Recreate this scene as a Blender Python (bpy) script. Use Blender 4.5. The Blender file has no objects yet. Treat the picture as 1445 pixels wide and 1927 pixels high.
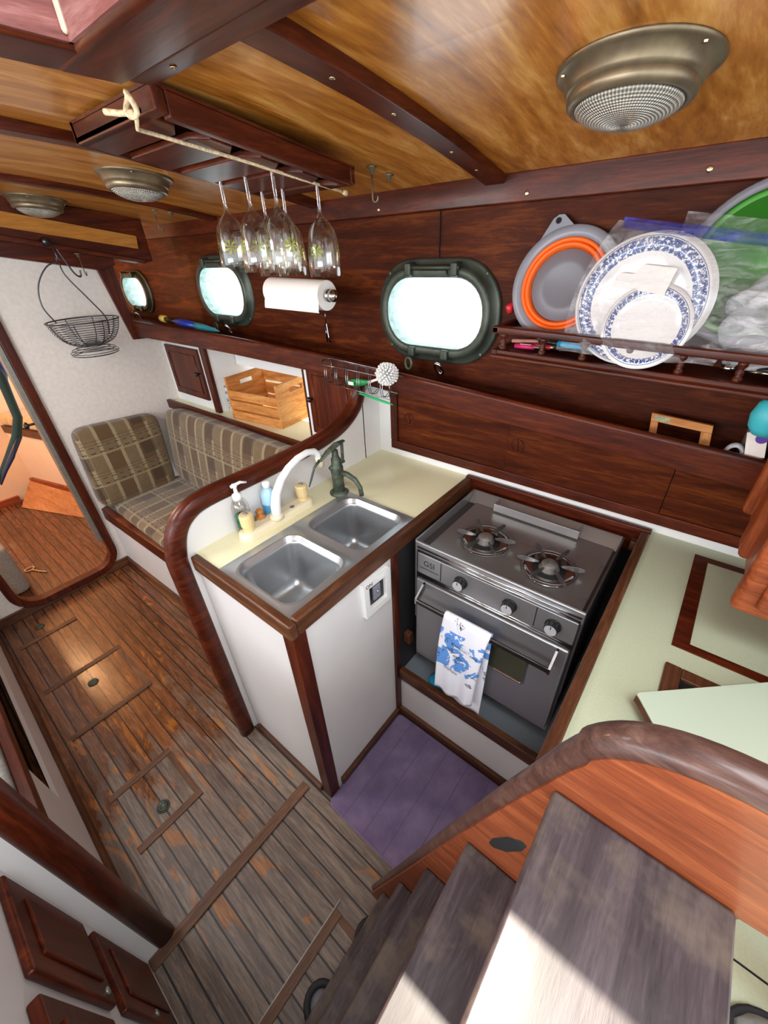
import bpy, bmesh, math, random
from mathutils import Vector, Matrix

# ------------------------------------------------------------------ camera, light, exposure
SC = bpy.context.scene
COL = SC.collection
cam_d = bpy.data.cameras.new('camera')
cam = bpy.data.objects.new('camera', cam_d)
COL.objects.link(cam)
RC = ((0.77911568, 0.62565816, -0.03912308), (0.31844559, -0.44876455, -0.8349867), (-0.53997329, 0.63809266, -0.54887758))
rot = Matrix((RC[0], [-v for v in RC[1]], [-v for v in RC[2]])).transposed()
cam.matrix_world = Matrix.Translation((0, 0, 1.6283)) @ rot.to_4x4()
cam_d.sensor_fit = 'HORIZONTAL'
cam_d.sensor_width = 36
cam_d.lens = 762.08 / 1445 * 36
cam_d.clip_start = 0.02
SC.camera = cam

SC.view_settings.view_transform = 'Standard'
SC.view_settings.look = 'None'
SC.view_settings.gamma = 1
SC.view_settings.use_curve_mapping = False
SC.view_settings.exposure = 0.2

W = bpy.data.worlds.new('sky')
SC.world = W
W.use_nodes = True
bg = W.node_tree.nodes['Background']
bg.inputs[0].default_value = (0.86, 0.93, 1.0, 1)
bg.inputs[1].default_value = 3.4

sun_d = bpy.data.lights.new('sun', 'SUN')
sun_d.energy = 12
sun_d.angle = 0.009
sun_d.color = (1, 0.93, 0.78)
sun = bpy.data.objects.new('sun', sun_d)
COL.objects.link(sun)
sun.rotation_euler = Vector((0.02, -0.193, -1)).to_track_quat('-Z', 'Y').to_euler()

def area(name, loc, to, sx, sy, e, col=(1, 1, 1)):
    d = bpy.data.lights.new(name, 'AREA')
    d.shape = 'RECTANGLE'; d.size = sx; d.size_y = sy; d.energy = e; d.color = col
    o = bpy.data.objects.new(name, d); COL.objects.link(o)
    o.location = loc
    o.rotation_euler = (Vector(to) - Vector(loc)).to_track_quat('-Z', 'Y').to_euler()
    return o
# daylight coming down the companionway and two added fill lights
area('companionway_daylight', (0.22, 0.0, 2.17), (-0.55, 0.62, 0.3), 0.5, 0.5, 14, (0.92, 0.97, 1))
area('saloon_fill', (-1.6, -0.35, 1.83), (-1.5, 0.3, 0.4), 0.5, 0.4, 15, (0.96, 0.98, 1))  # added fill light under the saloon ceiling, no hatch is built there
area('starboard_fill', (-0.55, -1.2, 1.45), (-0.5, 0.8, 0.7), 1.6, 0.3, 20, (0.96, 0.98, 1))  # added fill light from the unseen starboard side, no portlights built
pl = bpy.data.lights.new('forward_cabin_lamp', 'POINT')
pl.energy = 42; pl.color = (1, 0.55, 0.25); pl.shadow_soft_size = 0.06
plo = bpy.data.objects.new('forward_cabin_lamp', pl); COL.objects.link(plo); plo.location = (-3.5, -0.1, 1.45)

PI = math.pi
rnd = random.Random(7)

# ------------------------------------------------------------------ node helpers
class N:
    def __init__(s, name):
        s.m = bpy.data.materials.new(name); s.m.use_nodes = True
        s.t = s.m.node_tree; s.b = s.t.nodes['Principled BSDF']
        s.tc = s.t.nodes.new('ShaderNodeTexCoord')
    def n(s, kind, **kw):
        nd = s.t.nodes.new('ShaderNode' + kind)
        for k, v in kw.items():
            setattr(nd, k, v)
        return nd
    def l(s, a, b): s.t.links.new(a, b)
    def put(s, inp, v):
        if hasattr(v, 'is_output') or isinstance(v, bpy.types.NodeSocket): s.l(v, inp)
        else:
            if isinstance(v, tuple) and len(v) == 3 and inp.type == 'RGBA': v = v + (1,)
            inp.default_value = v
    def math(s, op, a, b=0.0, c=0.0):
        nd = s.n('Math', operation=op)
        for i, v in enumerate((a, b, c)): s.put(nd.inputs[i], v)
        return nd.outputs[0]
    def sep(s):
        nd = s.n('SeparateXYZ'); s.l(s.tc.outputs['Object'], nd.inputs[0]); return nd.outputs
    def map(s, sc=(1, 1, 1), loc=(0, 0, 0), rot=(0, 0, 0), src=None):
        nd = s.n('Mapping'); s.l(src or s.tc.outputs['Object'], nd.inputs[0])
        nd.inputs['Scale'].default_value = sc; nd.inputs['Location'].default_value = loc; nd.inputs['Rotation'].default_value = rot
        return nd.outputs[0]
    def noise(s, vec, scale=5, detail=4, rough=0.6, dist=0.0):
        nd = s.n('TexNoise'); s.l(vec, nd.inputs['Vector'])
        nd.inputs['Scale'].default_value = scale; nd.inputs['Detail'].default_value = detail
        nd.inputs['Roughness'].default_value = rough; nd.inputs['Distortion'].default_value = dist
        return nd.outputs[0]
    def ramp(s, fac, stops):
        nd = s.n('ValToRGB'); s.put(nd.inputs[0], fac)
        e = nd.color_ramp.elements
        while len(e) < len(stops): e.new(0.5)
        for i, (p, c) in enumerate(stops):
            e[i].position = p; e[i].color = tuple(c) + (1,) if len(c) == 3 else c
        return nd.outputs[0]
    def mix(s, f, a, b, mode='MIX'):
        nd = s.n('Mix', data_type='RGBA', blend_type=mode)
        s.put(nd.inputs[0], f); s.put(nd.inputs[6], a); s.put(nd.inputs[7], b)
        return nd.outputs[2]
    def bump(s, h, st=0.3, dist=0.002):
        nd = s.n('Bump'); s.put(nd.inputs['Height'], h)
        nd.inputs['Strength'].default_value = st; nd.inputs['Distance'].default_value = dist
        s.l(nd.outputs[0], s.b.inputs['Normal'])
    def base(s, col=None, rough=None, metal=None, coat=None, spec=None):
        if col is not None: s.put(s.b.inputs['Base Color'], col)
        if rough is not None: s.put(s.b.inputs['Roughness'], rough)
        if metal is not None: s.put(s.b.inputs['Metallic'], metal)
        if coat is not None: s.b.inputs['Coat Weight'].default_value = coat; s.b.inputs['Coat Roughness'].default_value = 0.12
        if spec is not None: s.b.inputs['Specular IOR Level'].default_value = spec
        return s.m

def hx(h):
    r = [int(h[i:i + 2], 16) / 255 for i in (0, 2, 4)]
    return tuple(c / 12.92 if c < 0.04045 else ((c + 0.055) / 1.055) ** 2.4 for c in r)

_w = {}
def wood(name, dark, mid, light, axis='x', rough=0.35, coat=0.3, worn=None, sc=1.0):
    key = name + '_' + axis
    if key in _w: return _w[key]
    s = N(key)
    st = {'x': (0.9, 9, 9), 'y': (9, 0.9, 9), 'z': (9, 9, 0.9)}[axis]
    st = tuple(v * sc for v in st)
    v = s.map(st)
    a = s.noise(v, 3.2, 6, 0.62, 1.2)
    v2 = s.map(tuple(q * 7 for q in st), (3, 1, 2))
    b = s.noise(v2, 3.5, 3, 0.7)
    f = s.math('ADD', s.math('MULTIPLY', a, 0.68), s.math('MULTIPLY', b, 0.32))
    c = s.ramp(f, [(0.33, dark), (0.5, mid), (0.68, light)])
    if worn:
        w = s.noise(s.map((3, 3, 3), (5, 5, 5)), 2.2, 5, 0.65)
        c = s.mix(s.ramp(w, [(0.5, (0, 0, 0)), (0.62, (1, 1, 1))]), c, s.ramp(f, [(0.35, tuple(x * 0.75 for x in worn)), (0.65, worn)]))
    s.bump(b, 0.12, 0.001)
    s.b.inputs['Specular IOR Level'].default_value = 0.1 if name == 'mahogany_ply' else 0.25
    _w[key] = s.base(c, rough, 0, coat)
    return _w[key]

MAHD, MAHM, MAHL = hx('240903'), hx('461808'), hx('662a12')
def mah(axis='x'): return wood('mahogany', MAHD, MAHM, MAHL, axis, 0.36, 0.05)
def mahb(axis='x'): return wood('brown_mahogany', hx('321a10'), hx('4f2e1c'), hx('6f4a30'), axis, 0.4, 0.15)
def mahp(axis='x'): return wood('mahogany_ply', hx('260b03'), hx('461a07'), hx('6c3511'), axis, 0.5, 0.0, sc=0.8)
def mah_lit(axis='x'): return wood('orange_mahogany', hx('5a2310'), hx('85401f'), hx('a85a30'), axis, 0.42, 0.15)  # same mahogany, with orange light falling on it put into the colour
def ply(axis='y'): return wood('ceiling_plywood', hx('7c4311'), hx('b4722a'), hx('dfa75c'), axis, 0.3, 0.35, sc=0.42)
def teakb(axis='y'): return wood('weathered_teak', hx('3d2a20'), hx('5c4131'), hx('7d5b42'), axis, 0.55, 0.0)
def pine(axis='x'): return wood('pine_crate_wood', hx('8c5326'), hx('b9783c'), hx('d09a5c'), axis, 0.5, 0.0)
def stepw(axis='y'): return wood('worn_step_mahogany', hx('241a1c'), hx('382d2f'), hx('4e4345'), axis, 0.42, 0.12, worn=hx('5a4e44'), sc=1.7)

def plain(name, col, rough=0.5, metal=0.0, coat=0.0, noise=0.0, nscale=20, bump=0.0, trans=0.0, ior=1.45, alpha=1.0, sheen=0.0):
    s = N(name)
    c = col
    if noise:
        f = s.noise(s.map(), nscale, 4, 0.6)
        c = s.mix(s.ramp(f, [(0.35, (0, 0, 0)), (0.65, (1, 1, 1))]), tuple(x * (1 - noise) for x in col), tuple(min(1, x * (1 + noise)) for x in col))
        if bump: s.bump(f, bump, 0.002)
    s.base(c, rough, metal, coat or None)
    s.b.inputs['Transmission Weight'].default_value = trans
    s.b.inputs['IOR'].default_value = ior
    s.b.inputs['Alpha'].default_value = alpha
    if sheen: s.b.inputs['Sheen Weight'].default_value = sheen
    return s.m

M = {}
M['white'] = plain('white_painted_panel', hx('cfccca'), 0.45, noise=0.03, nscale=3)
M['white2'] = plain('white_laminate', hx('dad8d5'), 0.32, noise=0.03, nscale=4)
M['whitepaint'] = plain('white_gloss_paint', hx('dcdcda'), 0.3)
M['bulk'] = plain('textured_vinyl_liner', hx('d2cac2'), 0.55, noise=0.05, nscale=55, bump=0.15)
M['white_lit_orange'] = plain('forward_liner_lit_orange', hx('e2c9ae'), 0.5, noise=0.03, nscale=6)  # white liner, the orange light of the forward cabin put into its colour
M['cream'] = plain('cream_formica', hx('e0dcb6'), 0.3, noise=0.04, nscale=260)
M['cream2'] = plain('cream_formica_lit_green', hx('b4bb9f'), 0.33, noise=0.04, nscale=260)  # same laminate as the cream one, greener cast of its light in the colour
M['green'] = plain('pale_green_formica', hx('aebca8'), 0.35, noise=0.02, nscale=4)
M['dark'] = plain('black_shadow_gap', hx('0d0c0c'), 0.8)
M['blackpl'] = plain('black_plastic', hx('141414'), 0.35)
M['rubber'] = plain('black_rubber', hx('1b1a1c'), 0.7)
M['bronze'] = plain('aged_bronze', hx('42483f'), 0.45, 0.4, noise=0.35, nscale=14, bump=0.2)
M['bronzeg'] = plain('green_bronze', hx('56604f'), 0.5, 0.5, noise=0.4, nscale=40, bump=0.3)
M['pumpm'] = plain('verdigris_bronze', hx('4b5347'), 0.55, 0.4, noise=0.5, nscale=45, bump=0.4)
M['brass'] = plain('dull_brass', hx('7a6c56'), 0.4, 0.7, noise=0.25, nscale=18)
M['screw'] = plain('bright_screw', hx('cbb98f'), 0.25, 1.0)
M['chrome'] = plain('chrome', hx('c9c9c9'), 0.15, 1.0)
M['knobface'] = plain('brushed_knob_face', hx('c4c4c4'), 0.3, 0.4)
M['wire'] = plain('chrome_wire', hx('8d8d90'), 0.22, 1.0)
M['wired'] = plain('dark_wire', hx('4a4a4d'), 0.35, 0.9)
M['alu'] = plain('grey_metal_strip', hx('8a8b83'), 0.4, 0.7, noise=0.1, nscale=30)
M['creampl'] = plain('cream_plastic', hx('e0d3b4'), 0.35)
M['creampl2'] = plain('yellowed_plastic', hx('d8c08a'), 0.4)
M['whitepl'] = plain('white_plastic', hx('e8e8e6'), 0.25)
M['paper'] = plain('paper', hx('ebe4dd'), 0.9, noise=0.02, nscale=80, bump=0.1)
M['orange'] = plain('orange_silicone', hx('f0681a'), 0.45)
M['greypl'] = plain('grey_plastic', hx('868790'), 0.3)
M['greypl2'] = plain('grey_silicone', hx('74737a'), 0.42)
M['greenpl'] = plain('green_silicone', hx('3b8a24'), 0.45)
M['greendk'] = plain('dark_green_silicone', hx('1f5a14'), 0.5)
M['red'] = plain('red_plastic', hx('c01f2c'), 0.35)
M['pink'] = plain('pink_plastic', hx('c42a63'), 0.35)
M['cyan'] = plain('cyan_plastic', hx('1fa3cf'), 0.35)
M['salmon'] = plain('salmon_plastic', hx('d9968a'), 0.4)
M['teal'] = plain('teal_rubber', hx('2f7f8c'), 0.45)
M['tealb'] = plain('turquoise_plastic', hx('3fb3c0'), 0.4)
M['bluepl'] = plain('navy_plastic', hx('1d2f86'), 0.35)
M['yellowpl'] = plain('yellow_plastic', hx('c9b04a'), 0.4)
M['rope'] = plain('cotton_rope', hx('d9c09a'), 0.85, noise=0.3, nscale=160, bump=0.6)
M['rope2'] = plain('brown_cord', hx('b08a5a'), 0.85, noise=0.2, nscale=160)
M['cushtan'] = plain('tan_striped_upholstery', hx('b59a6c'), 0.9, noise=0.2, nscale=20, sheen=0.3)
M['greyc'] = plain('grey_carpet', hx('8f908c'), 0.95, noise=0.15, nscale=90, bump=0.5)
M['greenc'] = plain('green_nylon', hx('0f2b1d'), 0.6, noise=0.4, nscale=6)
M['navy'] = plain('navy_nylon', hx('101430'), 0.6)
M['bluec'] = plain('blue_nylon', hx('2a3a8f'), 0.6, noise=0.3, nscale=8)
M['glass'] = plain('clear_glass', (1, 1, 1), 0.02, trans=1.0, ior=1.45)
M['soapg'] = plain('dark_green_soap', hx('143a2c'), 0.15)
M['blueliq'] = plain('blue_soap', hx('4f9fd0'), 0.15)
M['bluetr'] = plain('clear_blue_bottle', hx('a9d2ea'), 0.12)
M['window'] = plain('dark_oven_glass', hx('3a3a2c'), 0.08)
M['card'] = plain('brown_cardboard', hx('b98f68'), 0.8, noise=0.1, nscale=20)
M['label'] = plain('olive_sticker', hx('8d9273'), 0.6, noise=0.3, nscale=120)
M['purple'] = plain('purple_print', hx('5a3a9c'), 0.5)
M['ink'] = plain('black_ink', hx('20222a'), 0.6)
M['portinner'] = plain('teal_white_paint', hx('a6bdb7'), 0.5, noise=0.25, nscale=40)

def steel(name, col, rough, axis='x', ns=60):
    s = N(name)
    st = {'x': (1, 40, 40), 'y': (40, 1, 40), 'z': (40, 40, 1)}[axis]
    f = s.noise(s.map(st), 6, 3, 0.6)
    g = s.noise(s.map(), 4, 2, 0.5)
    c = s.mix(s.ramp(g, [(0.2, (0, 0, 0)), (0.8, (1, 1, 1))]), tuple(x * 0.86 for x in col), col)
    r = s.math('ADD', s.math('MULTIPLY', g, 0.12), rough - 0.04)
    s.bump(f, 0.05, 0.0005)
    return s.base(c, r, 0.8)
M['steel'] = steel('sink_steel', hx('b6babd'), 0.3)
M['stove'] = steel('stove_steel', hx('aaaaac'), 0.32)
M['stovetop'] = steel('stove_top_steel', hx('a3a29f'), 0.26)
M['stoved'] = steel('dark_steel', hx('6b6867'), 0.36)
M['pan'] = steel('blue_grey_steel', hx('ccd8e2'), 0.4)

# clear thin plastic film
def film(name, tint, a=0.25):
    s = N(name)
    t = s.t; out = [n for n in t.nodes if n.type == 'OUTPUT_MATERIAL'][0]
    tr = s.n('BsdfTransparent'); tr.inputs[0].default_value = (0.97, 0.97, 0.98, 1)
    f = s.noise(s.map((1, 1, 3)), 14, 5, 0.65, 1.5)
    s.base(tint, 0.18, 0)
    s.bump(f, 1.0, 0.01)
    mx = s.n('MixShader')
    s.l(s.ramp(f, [(0.45, (a * 0.5,) * 3), (0.7, (min(1, a * 2.2),) * 3)]), mx.inputs[0])
    s.l(tr.outputs[0], mx.inputs[1]); s.l(s.b.outputs[0], mx.inputs[2]); s.l(mx.outputs[0], out.inputs[0])
    return s.m
M['film'] = film('clear_plastic_film', (0.85, 0.86, 0.88), 0.16)
M['milky'] = film('milky_plastic_film', (0.8, 0.82, 0.86), 0.9)
M['filmblue'] = film('blue_zip_film', hx('22318f'), 0.75)
s = N('thin_clear_acrylic')
tr = s.n('BsdfTransparent'); gl = s.n('BsdfGlossy'); gl.inputs['Roughness'].default_value = 0.06
fr = s.n('LayerWeight'); fr.inputs[0].default_value = 0.35
tr.inputs[0].default_value = (0.95, 0.94, 0.92, 1)
mx = s.n('MixShader'); s.l(s.ramp(fr.outputs['Facing'], [(0.0, (0.08,) * 3), (1.0, (0.6,) * 3)]), mx.inputs[0])
s.l(tr.outputs[0], mx.inputs[1]); s.l(gl.outputs[0], mx.inputs[2])
s.l(mx.outputs[0], [n for n in s.t.nodes if n.type == 'OUTPUT_MATERIAL'][0].inputs[0])
M['acrylic'] = s.m

# portlight pane
s = N('window_pane_glass')
tr = s.n('BsdfTransparent'); gl = s.n('BsdfGlossy'); gl.inputs['Roughness'].default_value = 0.05
tr.inputs[0].default_value = (0.97, 1.0, 0.99, 1)
mx = s.n('MixShader'); mx.inputs[0].default_value = 0.06
s.l(tr.outputs[0], mx.inputs[1]); s.l(gl.outputs[0], mx.inputs[2])
s.l(mx.outputs[0], [n for n in s.t.nodes if n.type == 'OUTPUT_MATERIAL'][0].inputs[0])
M['pane'] = s.m

# lamp lens (ribbed glass)
s = N('ribbed_lens_glass')
o = s.sep()
r = s.math('SQRT', s.math('ADD', s.math('POWER', o[0], 2.0), s.math('POWER', o[1], 2.0)))
ring = s.math('SINE', s.math('MULTIPLY', r, 1500.0))
ang = s.math('SINE', s.math('MULTIPLY', s.math('ARCTAN2', o[1], o[0]), 90.0))
s.bump(s.math('ADD', ring, ang), 0.9, 0.0012)
f = s.math('ADD', s.math('MULTIPLY', ring, 0.25), s.math('MULTIPLY', ang, 0.25))
M['lens'] = s.base(s.ramp(s.math('ADD', f, 0.5), [(0.1, hx('6c675c')), (0.9, hx('d8d2c4'))]), 0.15, 0.25)

# floor: teak planks running fore and aft with black seams, worn aft
def floor_mat(name, off, pitch=0.047, aft=True):
    s = N(name); o = s.sep()
    t = s.math('DIVIDE', s.math('SUBTRACT', o[1], off), pitch)
    fr = s.math('FRACT', t); idx = s.math('FLOOR', t)
    seam = s.math('GREATER_THAN', s.math('ABSOLUTE', s.math('SUBTRACT', fr, 0.5)), 0.5 - 0.055)
    cv = s.n('CombineXYZ'); s.put(cv.inputs[0], s.math('MULTIPLY', o[0], 1.3)); s.put(cv.inputs[1], s.math('MULTIPLY', idx, 3.7)); 
    pr = s.noise(cv.outputs[0], 1.0, 2, 0.5)
    gr = s.noise(s.map((2.5, 26, 1)), 3.5, 6, 0.65, 0.8)
    gr2 = s.noise(s.map((14, 90, 1)), 4, 3, 0.7)
    g = s.math('ADD', s.math('MULTIPLY', gr, 0.6), s.math('ADD', s.math('MULTIPLY', pr, 0.35), s.math('MULTIPLY', gr2, 0.15)))
    var = s.ramp(g, [(0.38, hx('351d11')), (0.52, hx('56351f')), (0.66, hx('7a4e31'))])
    org = s.ramp(g, [(0.4, hx('6e3c14')), (0.65, hx('a8691f'))])
    gry = s.ramp(g, [(0.38, hx('3c3029')), (0.52, hx('5a4c42')), (0.66, hx('7a6a5c'))])
    cv2 = s.n('CombineXYZ'); s.put(cv2.inputs[0], s.math('MULTIPLY', o[0], 4.0)); s.put(cv2.inputs[1], s.math('ADD', s.math('MULTIPLY', idx, 2.3), s.math('MULTIPLY', fr, 0.5)))
    wn = s.noise(cv2.outputs[0], 1.0, 4, 0.6)
    # worn bare grey timber towards the ladder, with flakes of old varnish left
    wm = s.math('ADD', s.math('MULTIPLY', s.math('ADD', o[0], 1.55), 1.3 if aft else 0.0), s.math('MULTIPLY', s.math('SUBTRACT', wn, 0.5), 2.6))
    wm = s.ramp(wm, [(0.25, (0, 0, 0)), (0.6, (1, 1, 1))])
    c = s.mix(wm, var, gry)
    on = s.noise(cv2.outputs[0], 0.8, 3, 0.6, 2.0)
    om = s.ramp(s.math('SUBTRACT', on, s.math('MULTIPLY', s.math('ABSOLUTE', s.math('ADD', o[0], 1.2)), 0.12)), [(0.545, (0, 0, 0)), (0.60, (1, 1, 1))])
    if aft: c = s.mix(s.math('MULTIPLY', om, 0.7), c, org)
    c = s.mix(seam, c, hx('14110f'))
    s.bump(s.math('SUBTRACT', s.math('MULTIPLY', gr2, 0.3), seam), 0.25, 0.002)
    rr_ = s.math('ADD', s.math('MULTIPLY', wm, 0.26), 0.24)
    return s.base(c, rr_, 0)
M['floor'] = floor_mat('teak_and_holly_floor', 0.006)

# purple bath mat
s = N('purple_plush'); o = s.sep()
ch = s.math('FRACT', s.math('DIVIDE', s.math('ADD', o[0], 0.02), 0.085))
gro = s.math('GREATER_THAN', s.math('ABSOLUTE', s.math('SUBTRACT', ch, 0.5)), 0.475)
nz = s.noise(s.map(), 9, 5, 0.6); nf = s.noise(s.map(), 300, 3, 0.6)
c = s.ramp(nz, [(0.35, hx('5a4b68')), (0.65, hx('73637f'))])
c = s.mix(s.math('MULTIPLY', gro, 0.45), c, hx('453a52'))
s.bump(s.math('SUBTRACT', s.math('MULTIPLY', nf, 0.4), gro), 0.6, 0.004)
s.b.inputs['Sheen Weight'].default_value = 0.5
s.b.inputs['Sheen Tint'].default_value = (0.6, 0.45, 0.9, 1)
M['mat'] = s.base(c, 0.95)

# plaid upholstery for a face spanned by two axes
def plaid(name, u, v, ou=0.0, ov=0.0):
    s = N(name); o = s.sep(); U, V = o['xyz'.index(u)], o['xyz'.index(v)]
    nz = s.noise(s.map((90, 90, 90)), 3, 3, 0.6)
    wob = s.math('MULTIPLY', s.math('SUBTRACT', s.noise(s.map((60, 60, 60)), 2, 2, 0.6), 0.5), 0.006)
    def band(C_, p, off, w, ww=1.0):
        f = s.math('FRACT', s.math('DIVIDE', s.math('ADD', s.math('ADD', C_, off), s.math('MULTIPLY', wob, ww)), p))
        return s.math('LESS_THAN', f, w)
    P = 0.17
    base = s.mix(nz, hx('4a3419'), hx('6a4f2c'))
    tan = s.mix(nz, hx('65523a'), hx('8a7656'))
    lt = s.mix(nz, hx('80704f'), hx('9f9070'))
    dk = hx('33200f')
    c = base
    lum = s.noise(s.map((7, 7, 7)), 3, 3, 0.6)
    c = s.mix(s.math('MULTIPLY', lum, 0.35), c, hx('2e1d0c'))
    c = s.mix(s.math('MULTIPLY', band(U, P, ou, 0.52), s.math('ADD', s.math('MULTIPLY', lum, 0.9), 0.1)), c, tan)          # broad paler bands
    c = s.mix(s.math('MULTIPLY', band(V, P, ov, 0.42), 0.45), c, tan)
    c = s.mix(s.math('MULTIPLY', band(U, P, ou, 0.10), 0.9), c, lt)            # narrow light stripes
    c = s.mix(s.math('MULTIPLY', band(U, P, ou - 0.08, 0.10), 0.9), c, lt)
    c = s.mix(s.math('MULTIPLY', band(V, P, ov, 0.06), 0.55), c, lt)
    dash = band(U, 0.042, 0, 0.55, 0)
    blk = s.math('MULTIPLY', band(U, P * 2, ou - 0.11, 0.22), band(V, P, ov - 0.10, 0.42))
    c = s.mix(s.math('MULTIPLY', blk, 0.7), c, hx('38250f'))
    c = s.mix(s.math('MULTIPLY', s.math('MULTIPLY', band(V, P, ov - 0.015, 0.035), dash), 0.9), c, dk)
    c = s.mix(s.math('MULTIPLY', s.math('MULTIPLY', band(V, P, ov - 0.045, 0.03), dash), 0.8), c, dk)
    c = s.mix(s.math('MULTIPLY', band(V, P, ov - 0.06, 0.025), 0.55), c, dk)
    c = s.mix(s.math('MULTIPLY', band(V, P, ov - 0.078, 0.02), 0.55), c, hx('5a2f1c'))
    s.bump(nz, 0.8, 0.004)
    s.b.inputs['Sheen Weight'].default_value = 0.25
    return s.base(c, 0.95)
M['plaid_yz'] = plaid('plaid_upholstery_end', 'y', 'z', 0.03, 0.02)
M['plaid_xz'] = plaid('plaid_upholstery_back', 'x', 'z', 0.0, 0.06)
M['plaid_xy'] = plaid('plaid_upholstery_seat', 'x', 'y', 0.0, 0.03)

# plate with a blue printed rim (disc axis = local z)
def plate_mat(name, R, r0, r1, fs):
    s = N(name); o = s.sep()
    r = s.math('SQRT', s.math('ADD', s.math('POWER', o[0], 2.0), s.math('POWER', o[1], 2.0)))
    a = s.math('ARCTAN2', o[1], o[0])
    inb = s.math('MULTIPLY', s.math('GREATER_THAN', r, r0), s.math('LESS_THAN', r, r1))
    cv = s.n('CombineXYZ'); s.put(cv.inputs[0], s.math('MULTIPLY', a, fs)); s.put(cv.inputs[1], s.math('MULTIPLY', r, 170.0))
    nz = s.noise(cv.outputs[0], 0.9, 3, 0.55, 1.2)
    leaf = s.math('SINE', s.math('ADD', s.math('MULTIPLY', a, fs * 2.0), s.math('MULTIPLY', r, 300.0)))
    m = s.math('GREATER_THAN', s.math('ADD', nz, s.math('MULTIPLY', leaf, 0.05)), 0.445)
    edge = s.math('LESS_THAN', s.math('ABSOLUTE', s.math('SUBTRACT', r, r1 + 0.002)), 0.0007)
    m = s.math('MAXIMUM', s.math('MULTIPLY', inb, m), edge)
    return s.base(s.mix(m, hx('e9e7e3'), hx('2f4a86')), 0.15, 0, 0.4)
M['plate_big'] = plate_mat('white_plate_blue_rim', 0.14, 0.100, 0.126, 24.0)
M['plate_small'] = plate_mat('white_side_plate_blue_rim', 0.09, 0.068, 0.080, 20.0)

# tea towel print
s = N('printed_tea_towel'); o = s.sep()
nz = s.noise(s.map((1, 1, 1), (3.1, 0, 0.4)), 9, 6, 0.62, 1.2)
blue = s.math('GREATER_THAN', nz, 0.53)
ztop = s.math('GREATER_THAN', o[2], -0.215)
zt2 = s.math('LESS_THAN', o[2], -0.05)
ink = s.math('MULTIPLY', s.math('LESS_THAN', s.math('ABSOLUTE', s.math('SUBTRACT', s.noise(s.map((1, 1, 1), (9, 2, 5)), 16, 4, 0.6, 2.0), 0.5)), 0.012),
             s.math('GREATER_THAN', s.noise(s.map((1, 1, 1), (1, 7, 5)), 13, 1, 0.5), 0.57))
c = s.mix(s.math('MULTIPLY', s.math('MULTIPLY', blue, ztop), s.math('MAXIMUM', zt2, s.math('GREATER_THAN', o[0], 0.035))), hx('e9eaf4'), hx('5f95dc'))
c = s.mix(s.math('MULTIPLY', ink, ztop), c, hx('1d2a3c'))
s.bump(s.noise(s.map(), 60, 3, 0.6), 0.3, 0.002)
M['towel'] = s.base(c, 0.9)

# glassware painted with palm trees : leaves near the mouth
s = N('painted_acrylic_bowl')
out = [n for n in s.t.nodes if n.type == 'OUTPUT_MATERIAL'][0]
o = s.sep()
a = s.math('ARCTAN2', o[1], o[0])
t = s.math('DIVIDE', a, PI * 2 / 3)
fa = s.math('MULTIPLY', s.math('SUBTRACT', s.math('FRACT', t), 0.5), 0.075)          # metres round the bowl
dz = s.math('ADD', o[2], 0.158)
pr = s.math('SQRT', s.math('ADD', s.math('POWER', fa, 2.0), s.math('POWER', dz, 2.0)))
pa = s.math('ARCTAN2', dz, fa)
fr_ = s.math('GREATER_THAN', s.math('SINE', s.math('ADD', s.math('MULTIPLY', pa, 7.0), s.math('MULTIPLY', pr, 120.0))), 0.15)
leafm = s.math('MULTIPLY', fr_, s.math('LESS_THAN', pr, 0.016))
trunk = s.math('MULTIPLY', s.math('LESS_THAN', s.math('ABSOLUTE', s.math('SUBTRACT', fa, s.math('MULTIPLY', s.math('SINE', s.math('MULTIPLY', dz, 30.0)), 0.003))), 0.0013),
               s.math('MULTIPLY', s.math('GREATER_THAN', dz, 0.0), s.math('LESS_THAN', dz, 0.052)))
tr = s.n('BsdfTransparent'); tr.inputs[0].default_value = (0.95, 0.945, 0.90, 1)
gl = s.n('BsdfGlossy'); gl.inputs['Roughness'].default_value = 0.08
fw = s.n('LayerWeight'); fw.inputs[0].default_value = 0.35
m1 = s.n('MixShader'); s.l(s.ramp(fw.outputs['Facing'], [(0, (0.07,) * 3), (1, (0.5,) * 3)]), m1.inputs[0]); s.l(tr.outputs[0], m1.inputs[1]); s.l(gl.outputs[0], m1.inputs[2])
s.base(s.mix(leafm, hx('3a2a12'), hx('8c942c')), 0.4)
m2 = s.n('MixShader'); s.put(m2.inputs[0], s.math('MULTIPLY', s.math('MAXIMUM', leafm, trunk), 0.9))
s.l(m1.outputs[0], m2.inputs[1]); s.l(s.b.outputs[0], m2.inputs[2]); s.l(m2.outputs[0], out.inputs[0])
M['bowlglass'] = s.m

# mesh-patterned grey bag
s = N('grey_lattice_fabric')
v = s.n('TexVoronoi', feature='DISTANCE_TO_EDGE'); s.l(s.map((1, 1, 1)), v.inputs['Vector']); v.inputs['Scale'].default_value = 55
M['lattice'] = s.base(s.mix(s.math('LESS_THAN', v.outputs['Distance'], 0.12), hx('77797c'), hx('c9cacb')), 0.7)

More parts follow.
